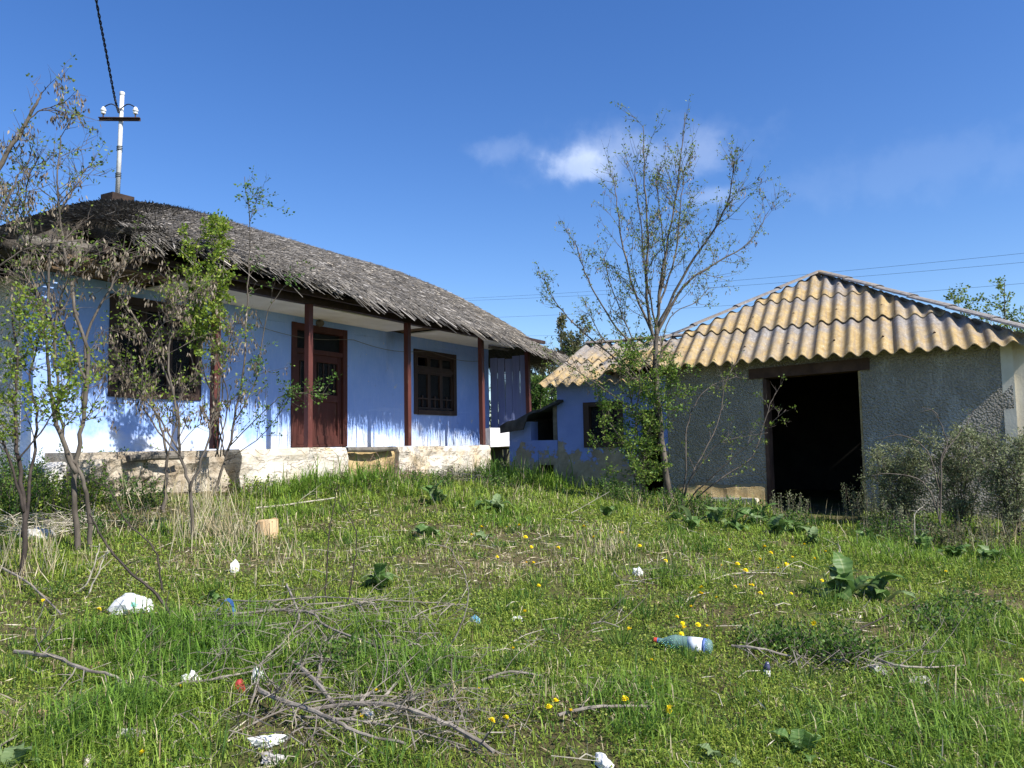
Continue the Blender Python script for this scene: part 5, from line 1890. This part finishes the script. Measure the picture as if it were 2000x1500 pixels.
B = [
    ([(28, 1290), (100, 1312), (150, 1342), (215, 1352), (262, 1362)], .017, 'thick cut branch with pale sawn end at lower left', .006, 5),
    ([(318, 1358), (400, 1354), (470, 1342), (560, 1318)], .011, 'branch lying below the white paper and the red cup', .004, 8),
    ([(392, 1240), (415, 1269), (440, 1292), (470, 1316)], .012, 'short thick branch slanting down from the blue strap', .009, 2),
    ([(342, 1232), (405, 1234), (447, 1246), (524, 1243), (573, 1234)], .010, 'branch running right from the dandelion cluster into the brush heap', .006, 9),
    ([(380, 1216), (457, 1220), (545, 1216), (608, 1227), (636, 1255), (720, 1290), (790, 1313), (846, 1325), (891, 1342)], .013, 'longest curved branch crossing the whole brush heap', .006, 12),
    ([(433, 1183), (510, 1195), (615, 1192), (699, 1195), (800, 1196), (909, 1194)], .007, 'thin straight branch along the back of the brush heap', .003, 9),
    ([(464, 1199), (545, 1216), (600, 1222), (690, 1205), (762, 1180)], .009, 'forked branch rising to the right at the back of the heap', .004, 9),
    ([(636, 1262), (631, 1307), (617, 1353)], .014, 'stout upright piece below the centre of the brush heap', .010, 2),
    ([(564, 1304), (597, 1339), (625, 1367), (653, 1400)], .015, 'stout dark branch with broken pale tip in front of the heap', .013, 3),
    ([(559, 1153), (576, 1199), (583, 1241), (552, 1290), (513, 1325), (501, 1367), (489, 1395)], .010, 'bow-shaped branch arching through the middle of the heap', .004, 9),
    ([(506, 1370), (538, 1398), (597, 1426), (650, 1454), (702, 1468), (790, 1479)], .016, 'thick curved branch along the bottom of the heap', .007, 10),
    ([(604, 1409), (685, 1409), (755, 1418), (825, 1440), (895, 1460), (965, 1491)], .013, 'long branch running out to the lower right of the heap', .011, 9),
    ([(580, 1420), (685, 1434), (790, 1454), (909, 1481)], .008, 'thinner branch parallel to the one at the lower right', .004, 9),
    ([(699, 1188), (737, 1262), (779, 1325), (804, 1377), (816, 1433)], .007, 'straight brownish rod slanting across the right half of the heap', .004, 4),
    ([(762, 1255), (807, 1225), (853, 1202), (909, 1194)], .006, 'thin branch forking right towards the blue wrapper', .003, 8),
    ([(814, 1318), (867, 1363), (895, 1405), (911, 1447)], .007, 'curved twig bending down at the right end of the heap', .003, 5),
    ([(940, 1348), (996, 1339), (1062, 1338)], .009, 'short grey stick right of the brush heap', .006, 3),
    ([(492, 1433), (560, 1418), (640, 1405), (720, 1395), (800, 1380)], .006, 'thin twig lying over the thick lower branches', .003, 8),
    ([(0, 1118), (60, 1160), (120, 1215)], .012, 'grey branch coming in from the left edge', .008, 3),
    ([(1430, 1278), (1480, 1290), (1545, 1299)], .010, 'dark grey stick right of the bottle', .007, 5),
    ([(1690, 1288), (1735, 1318), (1800, 1326), (1885, 1316)], .009, 'grey branch lying along the rubble patch at right', .004, 6),
    ([(1090, 1420), (1150, 1412), (1220, 1405), (1278, 1402)], .010, 'knobbly grey branch at bottom centre', .008, 4),
    ([(1155, 1232), (1180, 1235), (1210, 1238)], .006, 'short pale stick left of the bottle', .004, 0),
    ([(740, 1395), (770, 1365), (795, 1325)], .010, 'broken stick leaning at the right of the heap', .008, 2),
    ([(690, 1420), (715, 1385), (755, 1370)], .010, 'short broken stick beside the yellow and white packet', .008, 2),
    ([(225, 1355), (270, 1345), (300, 1352), (330, 1375)], .006, 'thin curved twig beside the thick cut branch', .003, 4),
    ([(200, 1328), (260, 1320), (320, 1310), (372, 1322)], .006, 'pale thin twig above the thick cut branch', .003, 3),
]
for (pp, r, lab, r1, tw) in B:
    branch(pp, r * .82, lab, r1 * .8, tw + 3, z=.035, arch=.05 if len(pp) > 4 else .02)
branch([(500, 1004), (560, 998), (610, 990), (655, 984)], .011, 'long pale pole lying behind the sawn stump', .008, 2, z=.06, mat=DRYSTICK)
branch([(1195, 1105), (1215, 1140), (1290, 1136), (1350, 1130)], .006, 'thin grey twig in mid yard left of the dandelions', .003, 4, z=.02)
branch([(1390, 1140), (1430, 1128), (1490, 1125), (1540, 1128)], .006, 'bleached forked twig among the dandelions', .003, 4, z=.02, mat=DRYSTICK)
branch([(1330, 1195), (1350, 1175), (1385, 1165)], .006, 'small pale twig above the bottle', .003, 2, z=.02, mat=DRYSTICK)
branch([(1640, 1262), (1700, 1236), (1760, 1205), (1800, 1180)], .005, 'thin dark twig slanting up towards the large weed', .003, 3, z=.05, mat=BLACKSTEM)
branch([(1880, 1412), (1930, 1425), (1965, 1435)], .006, 'small twig near the lower right corner', .003, 3, z=.02)
branch([(0, 1468), (50, 1440), (90, 1425), (140, 1405)], .006, 'thin twig by the mushroom-brown stone at lower left', .003, 4, z=.02)


def arc(px_, basepx, r, label, name='bent_stem', mat=BLACKSTEM, dd=.0):
    base = gp(*basepx)
    pts = [base] + pxs(px_, base.y, dd)
    p = smooth_path(pts, 5)
    mb = MB(); m_ = len(p)
    mb.tube([q + Vector((R.gauss(0, .003), R.gauss(0, .003), 0)) for q in p], [r * (1 - .55 * i / (m_ - 1)) for i in range(m_)], 6)
    for _ in range(4):
        i = R.randint(3, m_ - 2)
        e = p[i] + Vector((R.gauss(0, .07), R.gauss(0, .05), R.uniform(.0, .1)))
        mb.tube([p[i], e], [r * .4, r * .2], 4, False)
    o = mb.build(name, mat, None, loc=base)
    tag(o, label, 'stem', 'bent dead stems')


arc([(640, 1080), (648, 1010), (659, 948)], (635, 1192), .006, 'tall thin dark stem standing upright behind the brush heap')
arc([(690, 1110), (697, 1048), (680, 1005), (662, 984)], (678, 1190), .006, 'thin dark stem bent over beside the tall upright one')
arc([(305, 1160), (262, 1125), (215, 1075), (188, 1030), (176, 1003)], (345, 1224), .011, 'long dark stem arching up to the left over the white bag')
arc([(312, 1120), (305, 1080), (282, 1050), (248, 1020), (225, 975), (208, 945)], (318, 1164), .008, 'dark wavy stem curving up towards the bank')
arc([(895, 1234), (914, 1171), (909, 1125), (890, 1090), (874, 1069), (835, 1062)], (858, 1290), .005, 'thin grey hoop-shaped stem right of the heap', mat=DEADWOOD)
arc([(776, 1290), (790, 1265), (815, 1258), (830, 1275), (836, 1292)], (786, 1310), .007, 'short crooked loop of dead wood right of the heap', mat=DEADWOOD)
arc([(283, 1280), (302, 1264), (322, 1275), (328, 1290)], (278, 1296), .005, 'small black hooped stem in the tall grass at left')
arc([(955, 780), (958, 750)], (965, 900), .010, 'bare stalk leaning by the white low wall', mat=DEADWOOD)
arc([(905, 850), (885, 812), (878, 800)], (925, 905), .004, 'pale leaning cane in front of the second window', mat=DRYSTICK)
arc([(170, 1140), (190, 1085), (195, 1062)], (145, 1160), .008, 'bleached stick leaning on the forked tree', mat=DRYSTICK)
arc([(182, 1140), (205, 1085), (215, 1075)], (165, 1172), .007, 'second bleached stick leaning by the forked tree', mat=DRYSTICK)
arc([(1640, 1075), (1636, 1062)], (1634, 1100), .007, 'short bleached stalk in front of the doorway', mat=DRYSTICK)
arc([(1786, 1010), (1795, 995), (1805, 988)], (1788, 1075), .007, 'bleached hooked stalk before the bushes', mat=DRYSTICK)
arc([(1120, 1000), (1190, 960)], (1090, 1010), .005, 'thin grey cane leaning left of the tall tree', mat=DRYSTICK)


def twig_heap(px, py, r, h, n, label, mat, loc_name='twig_heap', L=.5):
    base = gp(px, py)
    mb = MB()
    for _ in range(n):
        a = R.uniform(0, 6.28); q = r * math.sqrt(R.random())
        x, y = base.x + math.cos(a) * q, base.y + math.sin(a) * q * .5
        z = Hf(x, y) + h * R.random() * (1 - q / r * .7)
        d = Vector((R.gauss(0, 1), R.gauss(0, .6), R.gauss(0, .35))).normalized() * L * R.uniform(.3, 1)
        p = Vector((x, y, z))
        c = Vector((R.gauss(0, .04), R.gauss(0, .04), R.gauss(.03, .03)))
        rr = R.uniform(.0015, .0035)
        mb.tube([p - d / 2, p + c, p + d / 2], [rr, rr, rr * .5], 3, False)
    o = mb.build(loc_name, mat, None, loc=base)
    tag(o, label, 'twigs', kind=None)
    return o


tag(twig_heap(745, 945, .75, .45, 330, 'reddish brown heap of dry twigs against the broken plinth', simple('reddish_twig', (.16, .10, .075), (.30, .21, .16), 9, .9)), kind='stuff')
tag(twig_heap(905, 945, .55, .30, 160, 'loose dry stalks piled below the second window', DRYSTICK), kind='stuff')
tag(twig_heap(600, 1235, 1.0, .14, 190, 'tangle of thin dead twigs inside the brush heap', DEADWOOD, L=.45), kind='stuff')
tag(twig_heap(690, 1420, .85, .09, 130, 'tangle of thin dead twigs at the front of the brush heap', DEADWOOD, L=.4), kind='stuff')
tag(twig_heap(90, 1040, .6, .22, 160, 'pale dry stalks and twigs heaped under the thicket', DRYSTICK, L=.6), kind='stuff')
tag(twig_heap(1640, 1305, .3, .05, 60, 'scattered thin twigs around the rubble at right', DEADWOOD, L=.3), kind='stuff')

mb = MB()
for _ in range(450):
    yy = 2.7 + 9.5 * R.random() ** 1.2; xx = R.uniform(-.72, .72) * yy
    if bool(in_house(np.array(xx), np.array(yy), .1)) or bool(in_shed(np.array(xx), np.array(yy), .1)): continue
    p = Vector((xx, yy, Hf(xx, yy) + R.uniform(.01, .05)))
    d = Vector((R.gauss(0, 1), R.gauss(0, 1), R.gauss(0, .12))).normalized() * R.uniform(.03, .14)
    rr = R.uniform(.001, .0024) * (1 + .05 * yy)
    mb.tube([p - d, p + Vector((R.gauss(0, .012), R.gauss(0, .012), R.uniform(0, .015))), p + d], [rr, rr, rr * .6], 4, False)
tag(mb.build('small_twigs', DRYSTICK), 'small bleached twigs scattered through the grass', 'twigs', kind='stuff')

# ------------------------------------------------------------------ rubbish, stones and the stump
def lump(name, px, py, size, seed, mat, label, cat, rough=.35, sub=3, dz=0.0, rotz=None, group=None, freq=1.35, pt=None):
    """crumpled solid: displaced sphere, flattened on the ground"""
    import bmesh
    rr = np.random.default_rng(seed)
    bm = bmesh.new()
    bmesh.ops.create_icosphere(bm, subdivisions=sub, radius=1.0)
    off = rr.uniform(0, 50, 3)
    for v in bm.verts:
        p = np.array(v.co)
        n1 = fbm(p[0] * freq + off[0] + p[2], p[1] * freq + off[1] + p[2] * 1.3, 4)
        n2 = abs(fbm(p[0] * freq * 1.3 + off[1], p[2] * freq * 1.3 + p[1] * 1.5 + off[2], 2) - .5) * 2
        k = 1 + rough * (float(n1) - .5) * 2.4 - rough * float(n2) * .9
        v.co = Vector((p[0] * k * size[0], p[1] * k * size[1], max(p[2] * k, -.35) * size[2]))
    me = bpy.data.meshes.new(name); bm.to_mesh(me); bm.free()
    me.materials.append(mat)
    o = new_obj(name, me)
    b = pt if pt is not None else gp(px, py)
    o.location = b + Vector((0, 0, dz + size[2] * .30))
    o.rotation_euler = (R.gauss(0, .08), R.gauss(0, .08), rotz if rotz is not None else R.uniform(0, 6.28))
    tag(o, label, cat, group)
    return o


def plastic(name, c, trans=.25, rough=.35, print_=None, pscale=9):
    m = Mat(name)
    col = m.ramp(m.noise(6), [(.3, tuple(x * .92 for x in c)), (.7, c)])
    if print_:
        col = m.mix(m.ramp(m.noise(pscale, 3, .5), [(print_[1], 0.0), (print_[1] + .03, .9)]), col, print_[0])
    m.col(col, rough, .4)
    m.bump(m.noise(18, 5, .6), .5, .01)
    t = m.n.new('ShaderNodeBsdfTranslucent'); m.l.new(col, t.inputs[0])
    x = m.n.new('ShaderNodeMixShader'); x.inputs[0].default_value = trans
    m.l.new(m.b.outputs[0], x.inputs[1]); m.l.new(t.outputs[0], x.inputs[2]); m.l.new(x.outputs[0], m.out.inputs[0])
    return m.m


BAGW = plastic('white_bag_teal_print', (.80, .80, .80), .25, .35, ((.12, .52, .45), .63), 7)
PAPER = plastic('white_paper', (.78, .78, .76), .1, .8)
PAPERY = plastic('white_wrapper_yellow', (.80, .79, .74), .1, .6, ((.75, .62, .05), .64), 12)
BLUEFILM = plastic('pale_blue_film', (.55, .62, .72), .3, .3, ((.08, .12, .20), .58), 14)
RAG = simple('dirty_grey_rag', (.28, .26, .24), (.52, .50, .47), 12, .95, .8, 30)
REDP = simple('faded_red_plastic', (.28, .03, .03), (.42, .06, .05), 12, .5, .3, 20)
CYAN = plastic('sky_blue_wrapper', (.20, .48, .66), .3, .4, ((.65, .75, .80), .6), 12)
BLUESTRAP = simple('blue_strap', (.025, .075, .22), (.06, .15, .34), 9, .6)
STONE = simple('grey_rubble', (.30, .29, .27), (.55, .53, .50), 8, .95, .8, 25)
BRICKY = simple('weathered_brick', (.34, .19, .11), (.50, .32, .20), 9, .95, .7, 25)
ORANGE = plastic('orange_peel_wrapper', (.62, .38, .05), .2, .6)

lump('plastic_bag', 262, 1196, (.155, .10, .105), 3, BAGW, 'white plastic bag with teal print under the arching stem', 'bag', .45, rotz=.1)
lump('paper_sheet', 374, 1352, (.055, .035, .075), 5, PAPERY, 'crumpled white paper with a yellow corner left of the red cup', 'paper', .5, rotz=.5)
lump('plastic_film', 388, 1312, (.05, .03, .045), 6, BLUEFILM, 'pale blue printed film behind the crumpled white paper', 'wrapper', .5)
lump('cloth_rag', 248, 1452, (.095, .055, .045), 7, RAG, 'dirty grey rag lying at lower left', 'rag', .5, rotz=.2)
lump('paper_sheet', 520, 1458, (.085, .045, .030), 9, PAPER, 'crumpled white paper under the lower branches of the heap', 'paper', .6, rotz=.3)
lump('cloth_rag', 535, 1492, (.06, .04, .03), 10, RAG, 'small grey rag at the bottom edge below the brush heap', 'rag', .5)
lump('paper_sheet', 502, 1335, (.035, .03, .06), 12, PAPER, 'small white scrap right of the red cup', 'paper', .6)
lump('wrapper', 930, 1218, (.040, .028, .034), 13, CYAN, 'light blue crumpled wrapper right of the brush heap', 'wrapper', .5)
lump('paper_scrap', 1010, 1215, (.048, .03, .028), 14, PAPER, 'small white scrap right of the light blue wrapper', 'scrap', .6)
lump('paper_scrap', 1245, 1124, (.045, .03, .05), 15, PAPER, 'pale crumpled scrap in mid yard below the tall tree', 'scrap', .7)
lump('paper_scrap', 1182, 1500, (.055, .035, .03), 16, PAPER, 'white scrap at the bottom edge of the picture', 'scrap', .6)
lump('plaster_rubble', 1715, 1318, (.075, .045, .04), 17, STONE, 'whitish lump of plaster rubble at right', 'rubble', .5)
lump('plaster_rubble', 1795, 1335, (.06, .035, .03), 18, STONE, 'smaller grey rubble right of the whitish lump', 'rubble', .5)
lump('wrapper', 458, 1118, (.035, .03, .085), 19, PAPERY, 'yellow and white packet standing in the dry stalks', 'packet', .4)
lump('wrapper', 720, 1402, (.065, .03, .03), 20, PAPERY, 'yellow and white packet caught under the brush heap', 'packet', .5)
lump('round_stone', 84, 1412, (.055, .04, .045), 21, BRICKY, 'rounded brown stone at lower left', 'stone', .25)
lump('brick_lump', 198, 1308, (.075, .04, .035), 22, BRICKY, 'brown brick fragment half hidden in tall grass at left', 'brick', .25)
lump('fruit_peel', 136, 1466, (.032, .024, .02), 23, ORANGE, 'small orange scrap left of the grey rag', 'scrap', .5)
lump('round_stone', 1470, 1018, (.14, .1, .08), 24, BRICKY, 'reddish stone among the weeds left of the dark doorway', 'stone', .4)
for (px, py, s, sd, lab) in ((100, 940, (.22, .18, .30), 31, 'tall grey stone block on the bank under the thicket'), (330, 915, (.30, .16, .12), 33, 'yellowish clay lump fallen from the near plinth'),
                             (70, 1055, (.16, .12, .1), 34, 'grey stone half buried at the left edge'), (1055, 905, (.2, .13, .18), 35, 'yellow straw-clay lump beside the hole in the kitchen wall')):
    lump('stone_block' if 'stone' in lab else 'clay_lump', px, py, s, sd, STONE if 'grey' in lab else CLAY, lab, 'stone' if 'stone' in lab else 'clay', .35)

lump('crushed_cup', 467, 1352, (.036, .026, .05), 41, REDP, 'crushed faded red plastic cup lying among the branches', 'cup', .5)
# blue strap
mb = MB()
sp = [gp(390, 1246, .02), gp(410, 1226, .05), gp(428, 1214, .09), gp(443, 1204, .11), gp(455, 1212, .09), gp(460, 1236, .02)]
for a_, b_ in zip(smooth_path(sp, 5)[:-1], smooth_path(sp, 5)[1:]):
    w = Vector((.004, .012, .006))
    mb.hexa([a_ - w, b_ - w, b_ + w, a_ + w, a_ - w + Vector((0, 0, .003)), b_ - w + Vector((0, 0, .003)), b_ + w + Vector((0, 0, .003)), a_ + w + Vector((0, 0, .003))])
tag(mb.build('blue_strap', BLUESTRAP, None, loc=gp(390, 1246)), 'blue plastic strap looped over the left end of the brush heap', 'strap')
# peeled curl at the bottom edge
mb = MB()
cp = smooth_path([gp(168, 1512, .0), gp(172, 1494, .03), gp(182, 1496, .01)], 5)
mb.tube(cp, .012, 6); tag(mb.build('peeled_bark', DRYSTICK, None, loc=gp(168, 1512)), 'pale curled strip of peeled bark at the bottom left edge', 'bark')

# sawn stump
SAWN = simple('sawn_wood', (.44, .28, .13), (.64, .47, .28), 5, .85, .3, 40, (1, 1, .15))
b = gp(522, 1050)
st = thing('sawn_stump', 'square sawn stump of pale orange wood in the dry stalks', 'stump', b)
mb = MB(); n = 11; h = .17
ring = [(math.cos(a) * (.112 if k % 3 else .096), math.sin(a) * (.10 if k % 2 else .088)) for k, a in enumerate([2 * math.pi * q / n for q in range(n)])]
mb.add([b + Vector((x * 1.05, y * 1.05, -.05)) for x, y in ring] + [b + Vector((x, y, h + .02 * math.sin(3 * x * 10))) for x, y in ring], [(k, (k + 1) % n, n + (k + 1) % n, n + k) for k in range(n)] + [tuple(range(2 * n - 1, n - 1, -1))[::-1]])
mb.build('stump_body', SAWN, st)
for k in range(7):
    a = -2.6 + k * .28 + (.5 if k > 3 else 0)
    P_ = lambda x, y, z: b + Vector((math.cos(a) * (.103 + y) - math.sin(a) * x, math.sin(a) * (.093 + y) + math.cos(a) * x, z))
    mb = MB(); mb.fbox(P_, -.016, .016, 0, .012, -.02, h * R.uniform(.75, 1.0), .002)
    mb.build('wood_splinter', SAWN, st)

# bottle
m = Mat('teal_pet')
m.col((.42, .66, .66), .15, .5)
m.b.inputs['Transmission Weight'].default_value = .75
m.b.inputs['IOR'].default_value = 1.15
m.bump(m.voronoi(60), .15, .003)
PET = m.m
m = Mat('bottle_paper_label')
c = m.ramp(m.noise(16, 3), [(.45, (.72, .75, .78)), (.6, (.50, .58, .66))])
m.col(c, .45, .4)
LABELM = m.m
LBLUE = simple('label_blue', (.08, .13, .34), (.12, .2, .45), 20, .5)
CAPR = simple('red_cap', (.55, .06, .03), (.65, .09, .05), 20, .4, spec=.5)
pa = gp(1281, 1268, .048); pe = gp(1388, 1283, .048)
axd = (pe - pa).normalized(); BL = .335
pa = pa + (axd * ((pe - pa).length - BL) * .5)
bot = thing('plastic_bottle', 'teal plastic bottle with red cap and white label lying in the grass', 'bottle', pa - Vector((0, 0, .048)))
prof = [(.018, .013), (.03, .0135), (.034, .017), (.040, .0135), (.055, .018), (.08, .030), (.105, .041), (.125, .046)]
for k in range(6): prof += [(.130 + k * .010, .0455), (.135 + k * .010, .0435)]
prof += [(.192, .046), (.197, .0455), (.285, .0455), (.292, .046), (.315, .046), (.328, .040), (.335, .030), (.331, .012)]
mb = MB(); mb.lathe(pa, axd, prof, 24); mb.build('bottle_body', PET, bot, smooth=True)
mb = MB(); mb.lathe(pa, axd, [(.0, .011), (.001, .0155), (.019, .0155), (.020, .012)], 18); mb.build('bottle_cap', CAPR, bot)
mb = MB(); mb.lathe(pa, axd, [(.020, .0148), (.025, .0152), (.026, .0138)], 16); mb.build('cap_ring', LBLUE, bot)
mb = MB(); mb.lathe(pa, axd, [(.199, .0464), (.283, .0464)], 24); mb.build('bottle_label', LABELM, bot, smooth=True)
mb = MB(); mb.lathe(pa, axd, [(.2835, .0462), (.3, .0466)], 24); mb.build('label_band', LBLUE, bot, smooth=True)
# little flask
b = gp(1497, 1322)
fl = thing('small_flask', 'small dark capped flask with white base standing right of the bottle', 'bottle', b)
mb = MB(); mb.lathe(b, (.1, 0, 1), [(0, .018), (.004, .020), (.028, .020), (.034, .018)], 12); mb.build('flask_base', PORC, fl, smooth=True)
mb = MB(); mb.lathe(b + Vector((.0032, 0, .032)), (.1, 0, 1), [(0, .0175), (.02, .017), (.034, .012), (.044, .009)], 12)
mb.build('flask_shoulder', simple('dark_violet_glass', (.05, .05, .10), (.09, .09, .16), 9, .2, spec=.5), fl, smooth=True)

# ------------------------------------------------------------------ dandelions
m = Mat('dandelion_yellow')
m.col(m.ramp(m.noise(60), [(.3, (.78, .56, .005)), (.7, (.88, .72, .012))]), .7, .2)
YEL = m.m
STEMG = simple('dandelion_stem', (.12, .18, .05), (.18, .24, .07), 20, .6)


def flower_mesh():
    V = []; F = []
    rr = random.Random(3)
    for (n, r, z, t) in ((18, .021, .0, .004), (14, .016, .004, .007), (9, .010, .008, .010)):
        for k in range(n):
            a = 2 * math.pi * k / n + rr.uniform(-.1, .1); w = .0032
            c, s = math.cos(a), math.sin(a)
            b = len(V)
            V += [(c * .001 + s * w * .4, s * .001 - c * w * .4, z), (c * .001 - s * w * .4, s * .001 + c * w * .4, z), (c * r - s * w, s * r + c * w, z + t), (c * r * 1.1, s * r * 1.1, z + t * .9), (c * r + s * w, s * r - c * w, z + t)]
            F.append((b, b + 4, b + 3, b + 2, b + 1))
    me = bpy.data.meshes.new('flower_head'); me.from_pydata(V, [], F); me.update(); me.materials.append(YEL)
    return me


FM = flower_mesh()
mbs = MB(); mbs.tube([Vector((0, 0, -.09)), Vector((.004, 0, -.04)), Vector((0, 0, 0))], .0022, 5)
SMe = bpy.data.meshes.new('flower_stem'); SMe.from_pydata(mbs.v, [], mbs.f); SMe.update(); SMe.materials.append(STEMG)
DL = [(1014, 1008), (1026, 1035), (1038, 1057), (1215, 1033), (1210, 1030), (1173, 1025), (1249, 1059), (1042, 1085), (1028, 1090), (1370, 1136), (1367, 1149), (1372, 1150), (1435, 1135), (1469, 1131), (1464, 1134), (1485, 1152), (1605, 1128), (1571, 1060), (1612, 1070), (1493, 1058),
      (1536, 1099), (1484, 1089), (1229, 1220), (1336, 1216), (1333, 1212), (1363, 1210), (1381, 1212), (1331, 1234), (1272, 1283), (1322, 1199), (1590, 1210), (1002, 1263), (1085, 1365), (1072, 1373), (1115, 1380), (1220, 1361), (1272, 1341), (1308, 1377), (1306, 1382), (1025, 1190), (735, 1344), (935, 1347),
      (349, 1341), (377, 1227), (384, 1226), (390, 1225), (704, 1397), (960, 1398), (988, 1397), (940, 1012), (991, 1020), (921, 1036), (971, 1073), (85, 1161), (193, 1184), (1996, 1330), (1847, 1110), (1140, 1020), (1160, 1040), (1410, 1100), (1440, 1098), (1505, 1075), (1548, 1085), (1350, 1180), (1590, 1090), (1300, 1090), (1052, 1130),
      (1545, 1150), (1400, 1165), (1425, 1070), (1090, 1060), (280, 1466), (1520, 1108), (1456, 1112)]
LAND = [('the plastic bottle', 1335, 1262), ('the large dark broadleaf weed', 1655, 1170), ('the brush heap', 640, 1330), ('the white plastic bag', 262, 1190), ('the shed doorway', 1600, 1045), ('the foot of the tall tree', 1300, 1010),
        ('the silvery weed below the porch end', 962, 1000), ('the knobbly branch at bottom centre', 1180, 1410), ('the pale scrap in mid yard', 1245, 1124), ('the light blue wrapper', 930, 1218), ('the bleached forked twig', 1460, 1128), ('the dry patch in mid yard', 1030, 1080)]
ORD = ['nearest', 'second nearest', 'third nearest', 'fourth nearest', 'fifth nearest', 'sixth nearest', 'seventh nearest', 'eighth nearest', 'ninth nearest', 'tenth nearest', 'eleventh nearest', 'twelfth nearest', 'thirteenth nearest', 'fourteenth nearest', 'fifteenth nearest', 'sixteenth nearest'] + ['%dth nearest' % q for q in range(17, 40)]
LP_ = [gp(a_, b_) for (_, a_, b_) in LAND]
near = {}
for i, (x, y) in enumerate(DL):
    g = gp(x, y); ds_ = [(g - q).length for q in LP_]; w = min(range(len(LAND)), key=lambda j: ds_[j])
    near.setdefault(w, []).append((ds_[w], i))
DLAB = {}
for w, lst in near.items():
    for r_, (_, i) in enumerate(sorted(lst)):
        DLAB[i] = 'yellow dandelion, the one %s to %s' % (ORD[r_], LAND[w][0])
for i, (x, y) in enumerate(DL):
    hgt = R.uniform(.05, .085)
    g = gp(x, y)
    # the head stands above the ground in front of the pixel's ground point
    d = px_dir(x, y); k = hgt / max(.05, -d.z) if d.z < 0 else 0
    q = g - d * k
    loc = Vector((q.x, q.y, Hf(q.x, q.y) + hgt))
    root = thing('dandelion', DLAB[i], 'flower', Vector((loc.x, loc.y, loc.z - hgt)), 'dandelions dotted over the yard')
    for me in (FM, SMe):
        o = new_obj(me.name, me, root)
        o.location = (0, 0, hgt)
        s = R.uniform(.65, 1.0) * (1.0 if loc.y > 6 else .85)
        if me is FM:
            o.scale = (s, s, s)
            o.rotation_euler = (R.gauss(.35, .25), R.gauss(0, .25), R.uniform(0, 6.28))

# ------------------------------------------------------------------ distant power lines
for k, (p0, p1, lab, sag) in enumerate((((880, 584), (2100, 484), 'upper thin power line crossing the sky behind both roofs', .35), ((880, 588), (2100, 503), 'power line just below the topmost one', .35),
                                        ((900, 622), (2100, 545), 'faint lower power line in the gap between the roofs', .3), ((900, 655), (1500, 640), 'lowest faint power line beside the thatch', .2))):
    A_ = at(p0[0], p0[1], 70.0); B_ = at(p1[0], p1[1], 42.0)
    pts = []
    for i in range(25):
        u = i / 24
        p = A_.lerp(B_, u); p.z -= sag * 4 * u * (1 - u)
        pts.append(p)
    mb = MB(); mb.tube(pts, .009, 4)
    o = mb.build('power_line', WIRE, None, loc=A_)
    tag(o, lab, 'power line', 'power lines across the sky')
